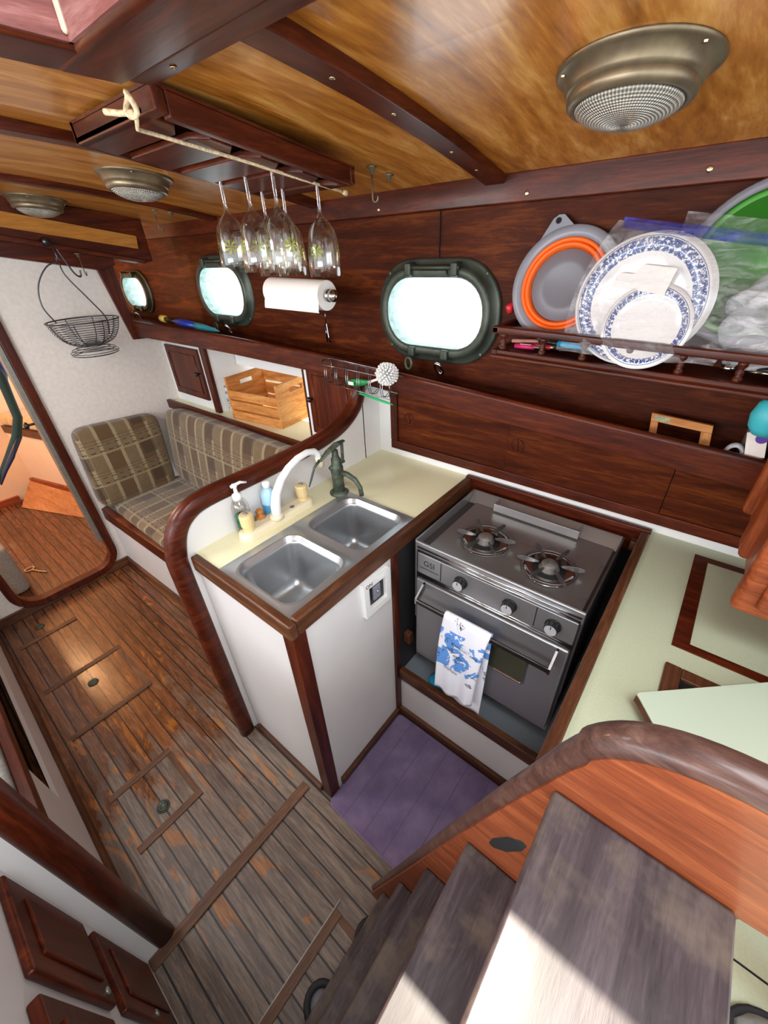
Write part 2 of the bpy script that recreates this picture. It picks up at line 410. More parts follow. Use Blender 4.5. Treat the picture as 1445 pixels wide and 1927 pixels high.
# ------------------------------------------------------------------ geometry helpers
class G:
    def __init__(s): s.bm = bmesh.new()
    def verts(s, pts): return [s.bm.verts.new(p) for p in pts]
    def box(s, x0, x1, y0, y1, z0, z1, mat=None):
        c = [(x, y, z) for z in (z0, z1) for y in (y0, y1) for x in (x0, x1)]
        if mat is not None: c = [mat @ Vector(p) for p in c]
        v = s.verts(c)
        for f in ((0, 2, 3, 1), (4, 5, 7, 6), (0, 1, 5, 4), (2, 6, 7, 3), (0, 4, 6, 2), (1, 3, 7, 5)):
            s.bm.faces.new([v[i] for i in f])
        return s
    def prism(s, pts, axis, a0, a1):
        """polygon in the plane normal to axis, extruded from a0 to a1 (each may be a function of the 2-D point)"""
        def P(p, a):
            a = a(p) if callable(a) else a
            return {'x': (a, p[0], p[1]), 'y': (p[0], a, p[1]), 'z': (p[0], p[1], a)}[axis]
        A = s.verts([P(p, a0) for p in pts]); B = s.verts([P(p, a1) for p in pts])
        n = len(pts)
        s.bm.faces.new(A); s.bm.faces.new(B[::-1])
        for i in range(n): s.bm.faces.new([A[i], B[i], B[(i + 1) % n], A[(i + 1) % n]])
        return s
    def loft(s, rings, cap0=True, cap1=True, closed=True):
        R = [s.verts(r) for r in rings]; n = len(R[0])
        for a, b in zip(R, R[1:]):
            for i in range(n if closed else n - 1):
                s.bm.faces.new([a[i], a[(i + 1) % n], b[(i + 1) % n], b[i]])
        if cap0: s.bm.faces.new(R[0][::-1])
        if cap1: s.bm.faces.new(R[-1])
        return s
    def tube(s, pts, r, seg=8, closed=False, flat=1.0, up=None):
        pts = [Vector(p) for p in pts]; n = len(pts)
        rs = r if isinstance(r, (list, tuple)) else [r] * n
        rings = []; ref = up
        for i, p in enumerate(pts):
            if closed: d = pts[(i + 1) % n] - pts[i - 1]
            else: d = pts[min(i + 1, n - 1)] - pts[max(i - 1, 0)]
            d.normalize()
            if ref is None: ref = Vector((0, 0, 1)) if abs(d.z) < 0.9 else Vector((1, 0, 0))
            a = Vector(ref) - d * d.dot(Vector(ref))
            if a.length < 1e-4: a = d.orthogonal()
            a.normalize(); b = d.cross(a)
            if up is None: ref = a
            rings.append([p + (a * math.cos(2 * PI * k / seg) * flat + b * math.sin(2 * PI * k / seg)) * rs[i] for k in range(seg)])
        if closed: s.loft(rings + [rings[0]], False, False)
        else: s.loft(rings)
        return s
    def cyl(s, p0, p1, r0, r1=None, seg=24):
        return s.tube([p0, p1], [r0, r0 if r1 is None else r1], seg)
    def lathe(s, prof, c=(0, 0, 0), axis=(0, 0, 1), seg=32, cap=True):
        q = Vector((0, 0, 1)).rotation_difference(Vector(axis)); c = Vector(c)
        rings = [[c + q @ Vector((max(r, 1e-5) * math.cos(2 * PI * k / seg), max(r, 1e-5) * math.sin(2 * PI * k / seg), z)) for k in range(seg)] for r, z in prof]
        return s.loft(rings, cap, cap)
    def grid(s, fn, nu, nv):
        V = [[s.bm.verts.new(fn(i / nu, j / nv)) for j in range(nv + 1)] for i in range(nu + 1)]
        for i in range(nu):
            for j in range(nv): s.bm.faces.new([V[i][j], V[i + 1][j], V[i + 1][j + 1], V[i][j + 1]])
        return s

def obj(name, g, mat, parent=None, origin=None, bevel=0.0, seg=2, smooth=False, solid=0.0, sub=0, label=None):
    bm = g.bm
    bmesh.ops.recalc_face_normals(bm, faces=bm.faces)
    if parent is not None: org = WP[parent.name]
    elif origin is not None: org = Vector(origin)
    else:
        xs = [v.co for v in bm.verts]
        org = Vector((sum(v.x for v in xs) / len(xs), sum(v.y for v in xs) / len(xs), min(v.z for v in xs)))
    part_org = Vector(origin) if origin is not None else org
    bmesh.ops.translate(bm, verts=bm.verts, vec=-part_org)
    me = bpy.data.meshes.new(name); bm.to_mesh(me); bm.free()
    me.materials.append(mat)
    if smooth:
        for p in me.polygons: p.use_smooth = True
    o = bpy.data.objects.new(name, me); COL.objects.link(o)
    if parent is not None:
        o.parent = parent; o.location = part_org - org
    else: o.location = part_org
    WP[o.name] = part_org
    if solid:
        m = o.modifiers.new('solid', 'SOLIDIFY'); m.thickness = solid; m.offset = 0
    if sub:
        m = o.modifiers.new('sub', 'SUBSURF'); m.levels = sub; m.render_levels = sub
    if bevel:
        m = o.modifiers.new('bevel', 'BEVEL'); m.width = bevel; m.segments = seg; m.limit_method = 'ANGLE'; m.angle_limit = 0.6
        if not smooth:
            for p in me.polygons: p.use_smooth = True
            w = o.modifiers.new('wn', 'WEIGHTED_NORMAL'); w.keep_sharp = True
    if label: o['label'] = label
    return o
WP = {}

def thing(name, loc, label, cat, group=None):
    o = bpy.data.objects.new(name, None); COL.objects.link(o); o.location = loc
    o.empty_display_size = 0.05
    WP[o.name] = Vector(loc)
    o['label'] = label; o['category'] = cat
    if group: o['group'] = group
    return o
def tag(o, label, cat, group=None):
    o['label'] = label; o['category'] = cat
    if group: o['group'] = group
    return o
def struct(name, g, mat, **kw):
    o = obj(name, g, mat, **kw); o['kind'] = 'structure'; return o
def dup(root, loc, rotz=0.0, label=None, rot=None):
    r = root.copy(); COL.objects.link(r); r.location = loc
    r.rotation_euler = rot if rot is not None else (0, 0, rotz)
    if label: r['label'] = label
    for ch in list(root.children):
        c = ch.copy(); COL.objects.link(c); c.parent = r
        for g_ in list(ch.children):
            d = g_.copy(); COL.objects.link(d); d.parent = c
    return r

def rr(cx, cy, hx_, hy_, r, n=6):
    pts = []
    for k, (sx, sy) in enumerate(((1, 1), (-1, 1), (-1, -1), (1, -1))):
        for i in range(n + 1):
            a = PI / 2 * k + PI / 2 * i / n
            pts.append((cx + sx * (hx_ - r) + r * math.cos(a), cy + sy * (hy_ - r) + r * math.sin(a)))
    return pts
def lerp(a, b, t): return a + (b - a) * t
def interp(tab, x):
    if x <= tab[0][0]: return tab[0][1:]
    for p, q in zip(tab, tab[1:]):
        if x <= q[0]:
            t = (x - p[0]) / (q[0] - p[0]); return tuple(lerp(a, b, t) for a, b in zip(p[1:], q[1:]))
    return tab[-1][1:]
def text(name, body, size, mat, parent, M4, ext=0.0003):
    cu = bpy.data.curves.new(name, 'FONT'); cu.body = body; cu.size = size; cu.extrude = ext
    cu.align_x = 'CENTER'; cu.align_y = 'CENTER'; cu.materials.append(mat)
    tmp = bpy.data.objects.new('tmp', cu); COL.objects.link(tmp)
    me = bpy.data.meshes.new_from_object(tmp.evaluated_get(bpy.context.evaluated_depsgraph_get()))
    bpy.data.objects.remove(tmp)
    o = bpy.data.objects.new(name, me); COL.objects.link(o); o.parent = parent
    o.matrix_local = Matrix.Translation(-WP[parent.name]) @ M4
    WP[o.name] = M4.translation
    return o
def frame_m(o, x, y):
    x = Vector(x).normalized(); y = Vector(y); z = x.cross(y).normalized(); y = z.cross(x)
    m = Matrix((x, y, z)).transposed().to_4x4(); m.translation = Vector(o); return m
def screw(name, p, n, parent, r=0.006):
    g = G(); p = Vector(p); n = Vector(n).normalized()
    g.lathe([(0, 0), (r, 0), (r * 0.95, 0.0012), (r * 0.4, 0.002), (0, 0.002)], p, n, 14)
    return obj(name, g, M['screw'], parent, smooth=True)

def ceil(y): return 1.886 - 0.0745 * y * y
YS = [i * 0.1 for i in range(-13, 14)]
# ------------------------------------------------------------------ ROOM SHELL
struct('floor', G().box(-2.56, 1.3, -1.3, 1.3, -0.03, 0), M['floor'], origin=(0, 0, 0))
struct('floor_forward', G().box(-4.9, -2.565, -1.3, 1.3, -0.03, 0.0), M['floor_f'] if 'floor_f' in M else floor_mat('forward_teak_floor', 0.01, 0.047, False), origin=(0, 0, 0))

def ceil_piece(name, x0, x1, y0, y1, t=0.03, mat=None, off=0.0):
    ys = [y0 + (y1 - y0) * i / 14 for i in range(15)]
    lo = [(y, ceil(y) - off) for y in ys]; up = [(y, ceil(y) - off + t) for y in reversed(ys)]
    return struct(name, G().prism(lo + up, 'x', x0, x1), mat or ply('y'), origin=(0, 0, 0))
ceil_piece('ceiling', -4.9, -0.82, -1.3, 1.32)
ceil_piece('ceiling_galley', -0.82, 1.3, 0.42, 1.32)
ceil_piece('ceiling_starboard', -0.82, 1.3, -1.3, -0.42)

# deck beams (athwartships battens under the headliner)
def beam(name, xa, xb, w, y0, y1, drop, mat):
    ys = [lerp(y0, y1, i / 10) for i in range(11)]
    rings = []
    for y in ys:
        x = lerp(xa, xb, (y - y0) / (y1 - y0)); z = ceil(y)
        rings.append([(x - w / 2, y, z - drop), (x + w / 2, y, z - drop), (x + w / 2, y, z + 0.002), (x - w / 2, y, z + 0.002)])
    return struct(name, G().loft(rings), mat, bevel=0.003)
b1 = beam('trim_1', -0.575, -0.622, 0.055, 0.44, 1.262, 0.02, mah('y'))
for y in (0.62, 0.78, 1.0, 1.13):
    screw('screw', (lerp(-0.575, -0.622, (y - 0.44) / 0.82), y, ceil(y) - 0.0195), (0, -0.12, -1), b1, 0.005)
beam('trim_2', -1.3, -1.31, 0.05, -1.2, 1.262, 0.02, mah('y'))
beam('trim_3', -1.93, -1.98, 0.04, -1.2, 1.262, 0.017, mah('y'))

# companionway hatch opening : carlin, header and coaming above
g = G().box(-0.82, 1.3, 0.327, 0.425, 1.838, 1.90)
struct('trim_4', g, mah('x'), bevel=0.012)
g = G().box(-0.82, 1.3, 0.426, 0.47, 1.845, 1.88)
c5 = struct('trim_5', g, mah('x'), bevel=0.005)
for x in (-0.72, -0.4, -0.1): screw('screw', (x, 0.448, 1.8445), (0, 0, -1), c5, 0.005)
struct('trim_6', G().box(-0.822, -0.732, -0.42, 0.415, 1.84, 1.90), mah('y'), bevel=0.008)
struct('trim_7', G().box(-0.82, 1.3, -0.425, -0.345, 1.83, 1.90), mah('x'), bevel=0.008)
cm = wood('pink_lit_mahogany', hx('5a302c'), hx('7e4a44'), hx('a87872'), 'x', 0.4, 0.2)  # mahogany with the pink light on the coaming put into its colour
cm2 = wood('pink_lit_mahogany', hx('5a302c'), hx('7e4a44'), hx('a87872'), 'y', 0.4, 0.2)
struct('wall_coaming_port', G().box(-0.79, 1.3, 0.324, 0.37, 1.845, 2.2), cm)
struct('wall_coaming_forward', G().box(-0.80, -0.728, -0.37, 0.34, 1.845, 2.2), cm2)
struct('wall_coaming_starboard', G().box(-0.79, 1.3, -0.37, -0.335, 1.87, 2.2), cm)
struct('trim_8', G().box(-0.730, -0.722, 0.318, 0.326, 1.85, 2.2), wood('pale_bead', hx('a88'[:1] * 6), hx('c9a890'), hx('e0c8b0'), 'z', 0.4, 0.2), bevel=0.004)
struct('ceiling_sliding_hatch', G().box(-0.86, -0.105, -0.42, 0.42, 2.205, 2.235), M['whitepaint'])

# cabin side (outboard wall) with portlight holes, built as strips round the openings
def side_y(x): return interp([(-4.9, 1.30), (-3.1, 1.30), (-2.05, 1.295), (-0.8, 1.272), (1.3, 1.272)], x)[0]
PORTS = [(-0.808, 1.435, 0.182, 0.103), (-2.065, 1.468, 0.182, 0.103), (-3.06, 1.445, 0.145, 0.078)]
def wall_with_holes():
    g = G(); zb, zt = 1.135, 1.80; T = 0.05; n = 6
    segs = []; x = -4.9
    for px, pz, a, b in sorted(PORTS):
        segs.append((x, px - 0.26, None)); segs.append((px - 0.26, px + 0.26, (px, pz, a, b))); x = px + 0.26
    segs.append((x, 1.3, None))
    for x0, x1, P in segs:
        if P is None:
            q = [(x0, zb), (x1, zb), (x1, zt), (x0, zt)]
            g.prism(q, 'y', lambda p: side_y(p[0]), lambda p: side_y(p[0]) + T)
        else:
            cx = (x0 + x1) / 2
            outer = []
            hole = rr(P[0], P[1], P[2] + 0.012, P[3] + 0.012, (P[3] + 0.012) * 0.93, n)
            k = n + 1
            for ci, (sx, sz) in enumerate(((1, 1), (-1, 1), (-1, -1), (1, -1))):
                X = x1 if sx > 0 else x0; Z = zt if sz > 0 else zb
                outer += [(X, Z)] * k
            # fan each hole corner to its outer corner, quads between corners
            V = {}
            def vv(p, y, tag_):
                key = (round(p[0], 5), round(p[1], 5), tag_)
                if key not in V: V[key] = g.bm.verts.new((p[0], side_y(p[0]) + y, p[1]))
                return V[key]
            N_ = len(hole)
            for t_, yy in ((0, 0), (1, T)):
                for i in range(N_):
                    j = (i + 1) % N_
                    f = [vv(hole[i], yy, t_), vv(hole[j], yy, t_)]
                    if outer[i] == outer[j]: f.append(vv(outer[i], yy, t_))
                    else: f += [vv(outer[j], yy, t_), vv(outer[i], yy, t_)]
                    try: g.bm.faces.new(f)
                    except ValueError: pass
            for i in range(N_):
                j = (i + 1) % N_
                try: g.bm.faces.new([vv(hole[i], 0, 0), vv(hole[j], 0, 0), vv(hole[j], T, 1), vv(hole[i], T, 1)])
                except ValueError: pass
    return g
struct('wall_port', wall_with_holes(), mahp('x'), origin=(0, 0, 0))
struct('trim_9', G().box(-0.8025, -0.8, 1.268, 1.2725, 1.56, 1.71), M['dark'])
# cornice between cabin side and headliner
def along(name, x0, x1, n, sec, mat, bevel=0.0, kind=struct, **kw):
    rings = []
    for i in range(n + 1):
        x = lerp(x0, x1, i / n); rings.append([(x,) + p for p in sec(x)])
    return kind(name, G().loft(rings), mat, bevel=bevel, **kw)
cor = along('trim_10', -3.6, 1.3, 14, lambda x: [(side_y(x) - 0.028, 1.708), (side_y(x) + 0.001, 1.708), (side_y(x) + 0.001, 1.78), (side_y(x) - 0.028, 1.772)], mah('x'), 0.004)
for x, z in ((-1.02, 1.725), (-0.53, 1.725), (-0.15, 1.732), (-1.75, 1.725)):
    screw('screw', (x, side_y(x) - 0.0282, z), (0, -1, 0), cor, 0.006)
struct('wall_starboard', G().box(-4.9, -0.75, -1.33, -1.3, 0, 1.0), M['white'])
struct('wall_bow', G().box(-4.25, -4.15, -1.3, 1.3, 0, 1.86), M['white_lit_orange'])

# ------------------------------------------------------------------ MAIN BULKHEAD with doorway
XB = -2.56
DY0, DY1, DZ0, DZ1 = -0.05, 0.42, 0.06, 1.62
def door_ring(dy, n=8, r=0.10): return rr((DY0 + DY1) / 2, (DZ0 + DZ1) / 2, (DY1 - DY0) / 2 + dy, (DZ1 - DZ0) / 2 + dy, r + dy, n)
g = G()
hole = door_ring(0.0)
outer = []
for sx, sz in ((1, 1), (-1, 1), (-1, -1), (1, -1)):
    outer += [((0.46 if sx > 0 else -1.3), (1.80 if sz > 0 else 0.0))] * 9
for x in (XB, XB - 0.03):
    V = {}
    def vv(p):
        k = (round(p[0], 5), round(p[1], 5))
        if k not in V: V[k] = g.bm.verts.new((x, p[0], p[1]))
        return V[k]
    for i in range(len(hole)):
        j = (i + 1) % len(hole)
        f = [vv(hole[i]), vv(hole[j])]
        if outer[i] == outer[j]: f.append(vv(outer[i]))
        else: f += [vv(outer[j]), vv(outer[i])]
        g.bm.faces.new(f)
g.prism([(0.46, 0), (1.3, 0), (1.3, 1.25), (0.99, 1.262), (0.955, 1.64), (0.46, 1.80)], 'x', XB - 0.03, XB)
struct('wall_forward', g, M['bulk'], origin=(0, 0, 0))
# mahogany surround of the doorway
rings = []
A = door_ring(0.0); B = door_ring(0.038)
g = G()
g.loft([[(XB - 0.035, p[0], p[1]) for p in A], [(XB + 0.018, p[0], p[1]) for p in A], [(XB + 0.018, p[0], p[1]) for p in B], [(XB - 0.002, p[0], p[1]) for p in B]], False, False)
struct('door_1', g, mah('z'), bevel=0.003)
g = G().box(XB - 0.06, XB + 0.0, 0.398, 0.418, 0.22, 1.6)
struct('trim_11', g, M['alu'])
struct('baseboard_forward', G().box(XB, XB + 0.014, -0.4, 0.495, 0, 0.058), mahb('y'), bevel=0.003)
# sloping outboard trim of the bulkhead
g = G().prism([(0.915, 1.62), (0.975, 1.255), (1.135, 1.247), (1.13, 1.266), (1.01, 1.272), (1.0, 1.36), (1.0, 1.66), (0.915, 1.66)], 'x', XB - 0.035, XB + 0.014)
struct('trim_12', g, mah('z'), bevel=0.003)
# deck beam over the bulkhead with a varnished fascia
struct('trim_13', G().prism([(-1.2, 1.72), (0.0, 1.72), (0.57, 1.71), (1.12, 1.602), (1.165, 1.61), (1.165, 1.79), (0.6, 1.86), (-1.2, 1.8)], 'x', XB - 0.01, -2.46), mah('y'), bevel=0.004)
struct('trim_14', G().prism([(-1.2, 1.65), (0.3, 1.69), (0.55, 1.655), (0.925, 1.583), (1.0, 1.60), (1.0, 1.70), (0.57, 1.74), (-1.2, 1.76)], 'x', XB - 0.01, XB + 0.045), mah('y'), bevel=0.003)
struct('trim_15', G().prism([(-1.2, 1.80), (-1.2, 1.755), (0.1, 1.785), (0.588, 1.753), (1.108, 1.663), (1.115, 1.716), (0.61, 1.806), (0.1, 1.84)], 'x', -2.463, -2.452), wood('fascia_ply', hx('7a4a18'), hx('a46a2a'), hx('b98040'), 'y', 0.35, 0.3, sc=0.4), bevel=0.001)
struct('trim_16', G().prism([(0.3, 1.722), (0.57, 1.708), (1.12, 1.60), (1.12, 1.615), (0.57, 1.728), (0.3, 1.742)], 'x', -2.462, -2.44), mah('y'), bevel=0.003)

# ------------------------------------------------------------------ FORWARD CABIN seen through the doorway
struct('wall_vee_berth', G().prism([(-4.17, 0.44), (-2.7, 0.86), (-2.62, 0.86), (-2.62, 1.3), (-4.17, 1.3)], 'z', 0.12, 0.55), M['white_lit_orange'])
g = G()
v = g.verts([(-4.0, 0.272, 0), (-3.2, 0.60, 0), (-2.6, 0.8, 0), (-2.6, 0.98, 0.14), (-3.2, 0.78, 0.14), (-4.17, 0.43, 0.13)])
g.bm.faces.new([v[0], v[1], v[4], v[5]]); g.bm.faces.new([v[1], v[2], v[3], v[4]])
struct('trim_17', g, wood('pale_teak_panel', hx('8a5a36'), hx('b07a4e'), hx('c8966a'), 'x', 0.45, 0.1, sc=0.4), solid=0.01)
struct('trim_18', G().prism([(-4.17, 0.415), (-2.65, 0.85), (-2.65, 0.87), (-4.17, 0.44)], 'z', 0.115, 0.15), mah_lit('x'))
struct('trim_19', G().prism([(-4.17, 0.43), (-2.65, 0.845), (-2.65, 0.87), (-4.17, 0.46)], 'z', 0.545, 0.60), mahb('x'))
struct('baseboard_bow', G().box(-4.15, -4.12, -1.0, 0.3, 0, 0.05), mah_lit('y'))
g = G().box(-4.1, -2.7, 0.56, 1.1, 0.60, 0.70)
t = obj('berth_cushion', G().prism([(-4.14, 0.44), (-2.7, 0.85), (-2.7, 1.2), (-4.14, 1.2)], 'z', 0.60, 0.69), M['cushtan'], bevel=0.03, seg=4)
tag(t, 'tan striped cushion on the berth beyond the doorway', 'cushion')
g.bm.free()
t = obj('footstool', G().prism(rr(-2.93, -0.17, 0.14, 0.2, 0.05), 'z', 0.0, 0.30), M['greyc'], bevel=0.02, seg=3)
tag(t, 'grey fabric footstool with rounded corner on the floor beyond the doorway', 'footstool')
g = G().tube([(-3.02, 0.06 + 0.02 * math.cos(a), 0.008 + 0.001 * a) if False else (-3.02 + 0.02 * math.sin(a), 0.07 + 0.025 * math.cos(a), 0.006) for a in [i * PI / 5 for i in range(13)]] + [(-2.95, 0.10, 0.006), (-2.9, 0.13, 0.006)], 0.004, 6)
tag(obj('cord', g, M['rope'], smooth=True), 'small knotted tan cord lying on the floor beyond the doorway', 'cord')
# hanging green and blue strap
t = thing('hanging_jacket', (-2.75, 0.33, 1.6), 'dark green and blue garment hanging in the doorway at the left edge', 'jacket')
g = G().tube([(-2.72, 0.36, 1.30), (-2.72, 0.385, 1.17), (-2.72, 0.375, 1.07), (-2.72, 0.365, 0.97), (-2.72, 0.32, 0.88), (-2.72, 0.255, 0.80), (-2.72, 0.20, 0.74), (-2.72, 0.16, 0.68)], [0.024, 0.022, 0.020, 0.020, 0.022, 0.020, 0.015, 0.006], 12, flat=0.6)
obj('green_sleeve', g, M['greenc'], t, smooth=True, label='dark green sleeve')
obj('navy_hem', G().tube([(-2.7, 0.325, 0.885), (-2.7, 0.258, 0.80), (-2.7, 0.203, 0.74), (-2.7, 0.16, 0.68)], [0.010, 0.021, 0.016, 0.006], 12, flat=0.6), M['navy'], t, smooth=True, label='navy blue lower part')
g = G().tube([(-2.76, 0.36, 1.32), (-2.76, 0.385, 1.2), (-2.76, 0.37, 1.12)], [0.05, 0.05, 0.03], 12, flat=0.5)
obj('blue_panel', g, M['bluec'], t, smooth=True, label='bright blue panel')
g = G().cyl((XB - 0.05, 0.405, 0.95), (XB - 0.05, 0.37, 0.95), 0.006).lathe([(0.004, 0), (0.016, 0.004), (0.018, 0.012), (0.01, 0.02), (0, 0.021)], (XB - 0.05, 0.375, 0.95), (0, -1, 0), 16)
tag(obj('door_knob', g, M['blackpl'], smooth=True), 'small black knob on the metal strip of the doorway', 'knob')

# ------------------------------------------------------------------ CABIN SOLE DETAILS
xb = struct('trim_20', G().box(-0.717, -0.682, -0.25, 0.318, 0.0, 0.008), teakb('y'), bevel=0.002)
def hatch(name, x0, x1, y0, y1, label, ring=None, battens=(True, True), side=True, black=False):
    t = thing(name, ((x0 + x1) / 2, (y0 + y1) / 2, 0), label, 'hatch', 'lift-out floor hatches')
    w = 0.026
    if battens[0]: obj('batten', G().box(x0, x0 + w, y0, y1, 0.0, 0.006), teakb('y'), t, bevel=0.0015)
    if battens[1]: obj('batten', G().box(x1 - w, x1, y0, y1, 0.0, 0.006), teakb('y'), t, bevel=0.0015)
    if side: obj('side_strip', G().box(x0 + w, x1 - w, y1 - 0.02, y1, 0.0, 0.003), teakb('x'), t)
    obj('panel', G().box(x0 + w, x1 - w, y0, y1 - 0.02, 0.0, 0.0015), M['floor'], t, origin=(0, 0, 0))
    if ring:
        rx, ry, rr_ = ring
        g = G().lathe([(0, 0.002), (rr_, 0.002), (rr_, 0.005), (rr_ * 0.85, 0.006), (rr_ * 0.8, 0.003), (0, 0.003)], (rx, ry, 0), (0, 0, 1), 24)
        r_ = obj('pull_ring', g, M['bronze'], t, smooth=True)
        g = G().tube([(rx + rr_ * 0.62 * math.cos(a), ry + rr_ * 0.62 * math.sin(a), 0.0055) for a in [i * PI / 8 for i in range(16)]], 0.002, 6, True)
        obj('loop', g, M['bronzeg'], r_, smooth=True)
    return t
hatch('floor_hatch', -2.50, -2.30, -0.155, 0.10, 'teak floor hatch nearest the doorway, with a small pull ring', (-2.404, -0.045, 0.022), (False, True), False)
hatch('floor_hatch', -1.93, -1.57, -0.16, 0.165, 'teak floor hatch beside the settee front, with a dark round pull ring', (-1.80, 0.0, 0.022))
hatch('floor_hatch', -1.235, -0.975, -0.156, 0.07, 'small teak floor hatch beside the sink cabinet, green pull ring between orange varnish patches', (-1.05, -0.042, 0.022))
t = hatch('floor_hatch', -0.385, -0.02, -0.4, 0.15, 'grey weathered floor hatch partly under the companionway ladder', None, (True, False), True)
obj('gap_strip', G().box(-0.388, -0.385, -0.4, 0.17, 0, 0.004), M['alu'], t, label='thin bright metal edge')
for (rx, ry) in ((-0.285, -0.005), (-0.262, 0.165)):
    g = G().tube([(rx + 0.036 * math.cos(a), ry + 0.036 * math.sin(a), 0.012) for a in [i * PI / 10 for i in range(20)]], 0.009, 8, True)
    r_ = obj('finger_ring', g, M['rubber'], t, smooth=True, label='black oval finger ring')
    obj('grey_insert', G().lathe([(0, 0.004), (0.032, 0.004), (0.032, 0.009), (0.0, 0.011)], (rx, ry, 0), (0, 0, 1), 24), M['greypl2'], r_, smooth=True)

# ------------------------------------------------------------------ PORT SETTEE
def sf(x): return interp([(-2.56, 0.485), (-1.75, 0.507), (-1.05, 0.54)], x)[0]
t = thing('settee', (-1.8, 0.8, 0), 'built-in port settee with white base and mahogany front rail', 'settee')
along('base', XB, -1.06, 8, lambda x: [(sf(x) + 0.012, 0), (sf(x) + 0.03, 0), (sf(x) + 0.03, 0.36), (sf(x) + 0.012, 0.36)], M['white'], kind=lambda n, g, m, bevel=0: obj(n, g, m, t))
along('front_rail', XB, -1.06, 8, lambda x: [(sf(x) - 0.008, 0.345), (sf(x) + 0.03, 0.345), (sf(x) + 0.03, 0.425), (sf(x) - 0.004, 0.415)], mah('x'), kind=lambda n, g, m, bevel=0: obj(n, g, m, t, bevel=0.004))
obj('seat_board', G().box(XB, -1.06, 0.52, 1.04, 0.345, 0.36), M['white'], t)
along('toe_trim', XB, -1.06, 8, lambda x: [(sf(x) - 0.004, 0), (sf(x) + 0.014, 0), (sf(x) + 0.014, 0.05), (sf(x) - 0.004, 0.05)], mahb('x'), kind=lambda n, g, m, bevel=0: obj(n, g, m, t, bevel=0.002))

def cushion(name, c, h, R, mat, label, puff=0.012, n=10, parent_rot=None):
    """rounded box cushion: centre c, half sizes h, rotation matrix R"""
    g = G()
    def sp(v, e):
        return math.copysign(abs(v) ** e, v)
    nu, nv = 36, 20
    rings = []
    for j in range(nv + 1):
        ph = -PI / 2 + PI * j / nv
        ring = []
        for i in range(nu):
            th = 2 * PI * i / nu
            e = 0.22; e2 = 0.35
            x = sp(math.cos(ph), e2) * sp(math.cos(th), e); y = sp(math.cos(ph), e2) * sp(math.sin(th), e); z = sp(math.sin(ph), e2)
            bul = 1 + puff / h[2] * (1 - x * x) * (1 - y * y)
            ring.append(Vector(c) + R @ Vector((x * h[0], y * h[1], z * h[2] * bul)))
        rings.append(ring)
    g.loft(rings)
    o = obj(name, g, mat, smooth=True)
    return tag(o, label, 'cushion', 'plaid settee cushions')
I3 = Matrix.Identity(3)
# seat cushion
g = G()
cushion('seat_cushion', (-1.82, 0.745, 0.415), (0.72, 0.228, 0.05), I3, M['plaid_xy'], 'brown plaid seat cushion lying flat on the settee')
# backrest cushion, leaning outboard
cushion('back_cushion', (-1.775, 0.985, 0.67), (0.725, 0.225, 0.055), Matrix.Rotation(math.radians(82), 3, 'X'), M['plaid_xz'], 'long brown plaid back cushion under the shelf, running along the settee')
# end cushion against the bulkhead
cushion('end_cushion', (-2.495, 0.70, 0.665), (0.225, 0.215, 0.05), Matrix.Rotation(math.radians(-4), 3, 'X') @ Matrix.Rotation(math.radians(86), 3, 'Y'), M['plaid_yz'], 'square brown plaid cushion standing against the white bulkhead')

# shelf behind the backrest, fiddle, lockers
def sh(x): return interp([(-2.56, 1.045), (-1.06, 1.065)], x)[0]
t = thing('settee_shelf', (-1.8, 1.1, 0.9), 'cream shelf with mahogany lip behind the settee cushions', 'shelf')
obj('shelf_board', G().box(XB, -1.06, 1.07, 1.5, 0.872, 0.89), M['cream'], t)
along('lip', XB, -1.06, 4, lambda x: [(sh(x) - 0.003, 0.855), (sh(x) + 0.018, 0.855), (sh(x) + 0.018, 0.905), (sh(x) - 0.003, 0.905)], mah('x'), kind=lambda n, g, m, bevel=0: obj(n, g, m, t, bevel=0.003))
obj('back_panel', G().box(XB, -1.06, 1.06, 1.075, 0.4, 0.872), M['white'], t)

def panel_door(name, x0, x1, y, z0, z1, mat, label, group, parent=None, knob=None, nrm=-1):
    t = thing(name, ((x0 + x1) / 2, y, z0), label, 'cabinet door', group)
    T = 0.016
    obj('door_panel', G().box(x0, x1, min(y, y + nrm * T), max(y, y + nrm * T), z0, z1), mat, t, bevel=0.004)
    w = 0.035
    xa, xb, za, zb = x0 + w, x1 - w, z0 + w, z1 - w
    g = G()
    yy = y + nrm * T
    for a, b in (((xa, za), (xb, za)), ((xb, za), (xb, zb)), ((xb, zb), (xa, zb)), ((xa, zb), (xa, za))):
        g.tube([(a[0], yy, a[1]), (b[0], yy, b[1])], 0.0035, 6)
    obj('moulding', g, mat, t, smooth=True)
    if knob:
        g = G().lathe([(0.004, 0), (0.004, 0.01), (0.011, 0.014), (0.012, 0.02), (0.006, 0.026), (0, 0.027)], (knob[0], yy, knob[1]), (0, nrm, 0), 16)
        obj('knob', g, M['blackpl'], t, smooth=True)
    return t
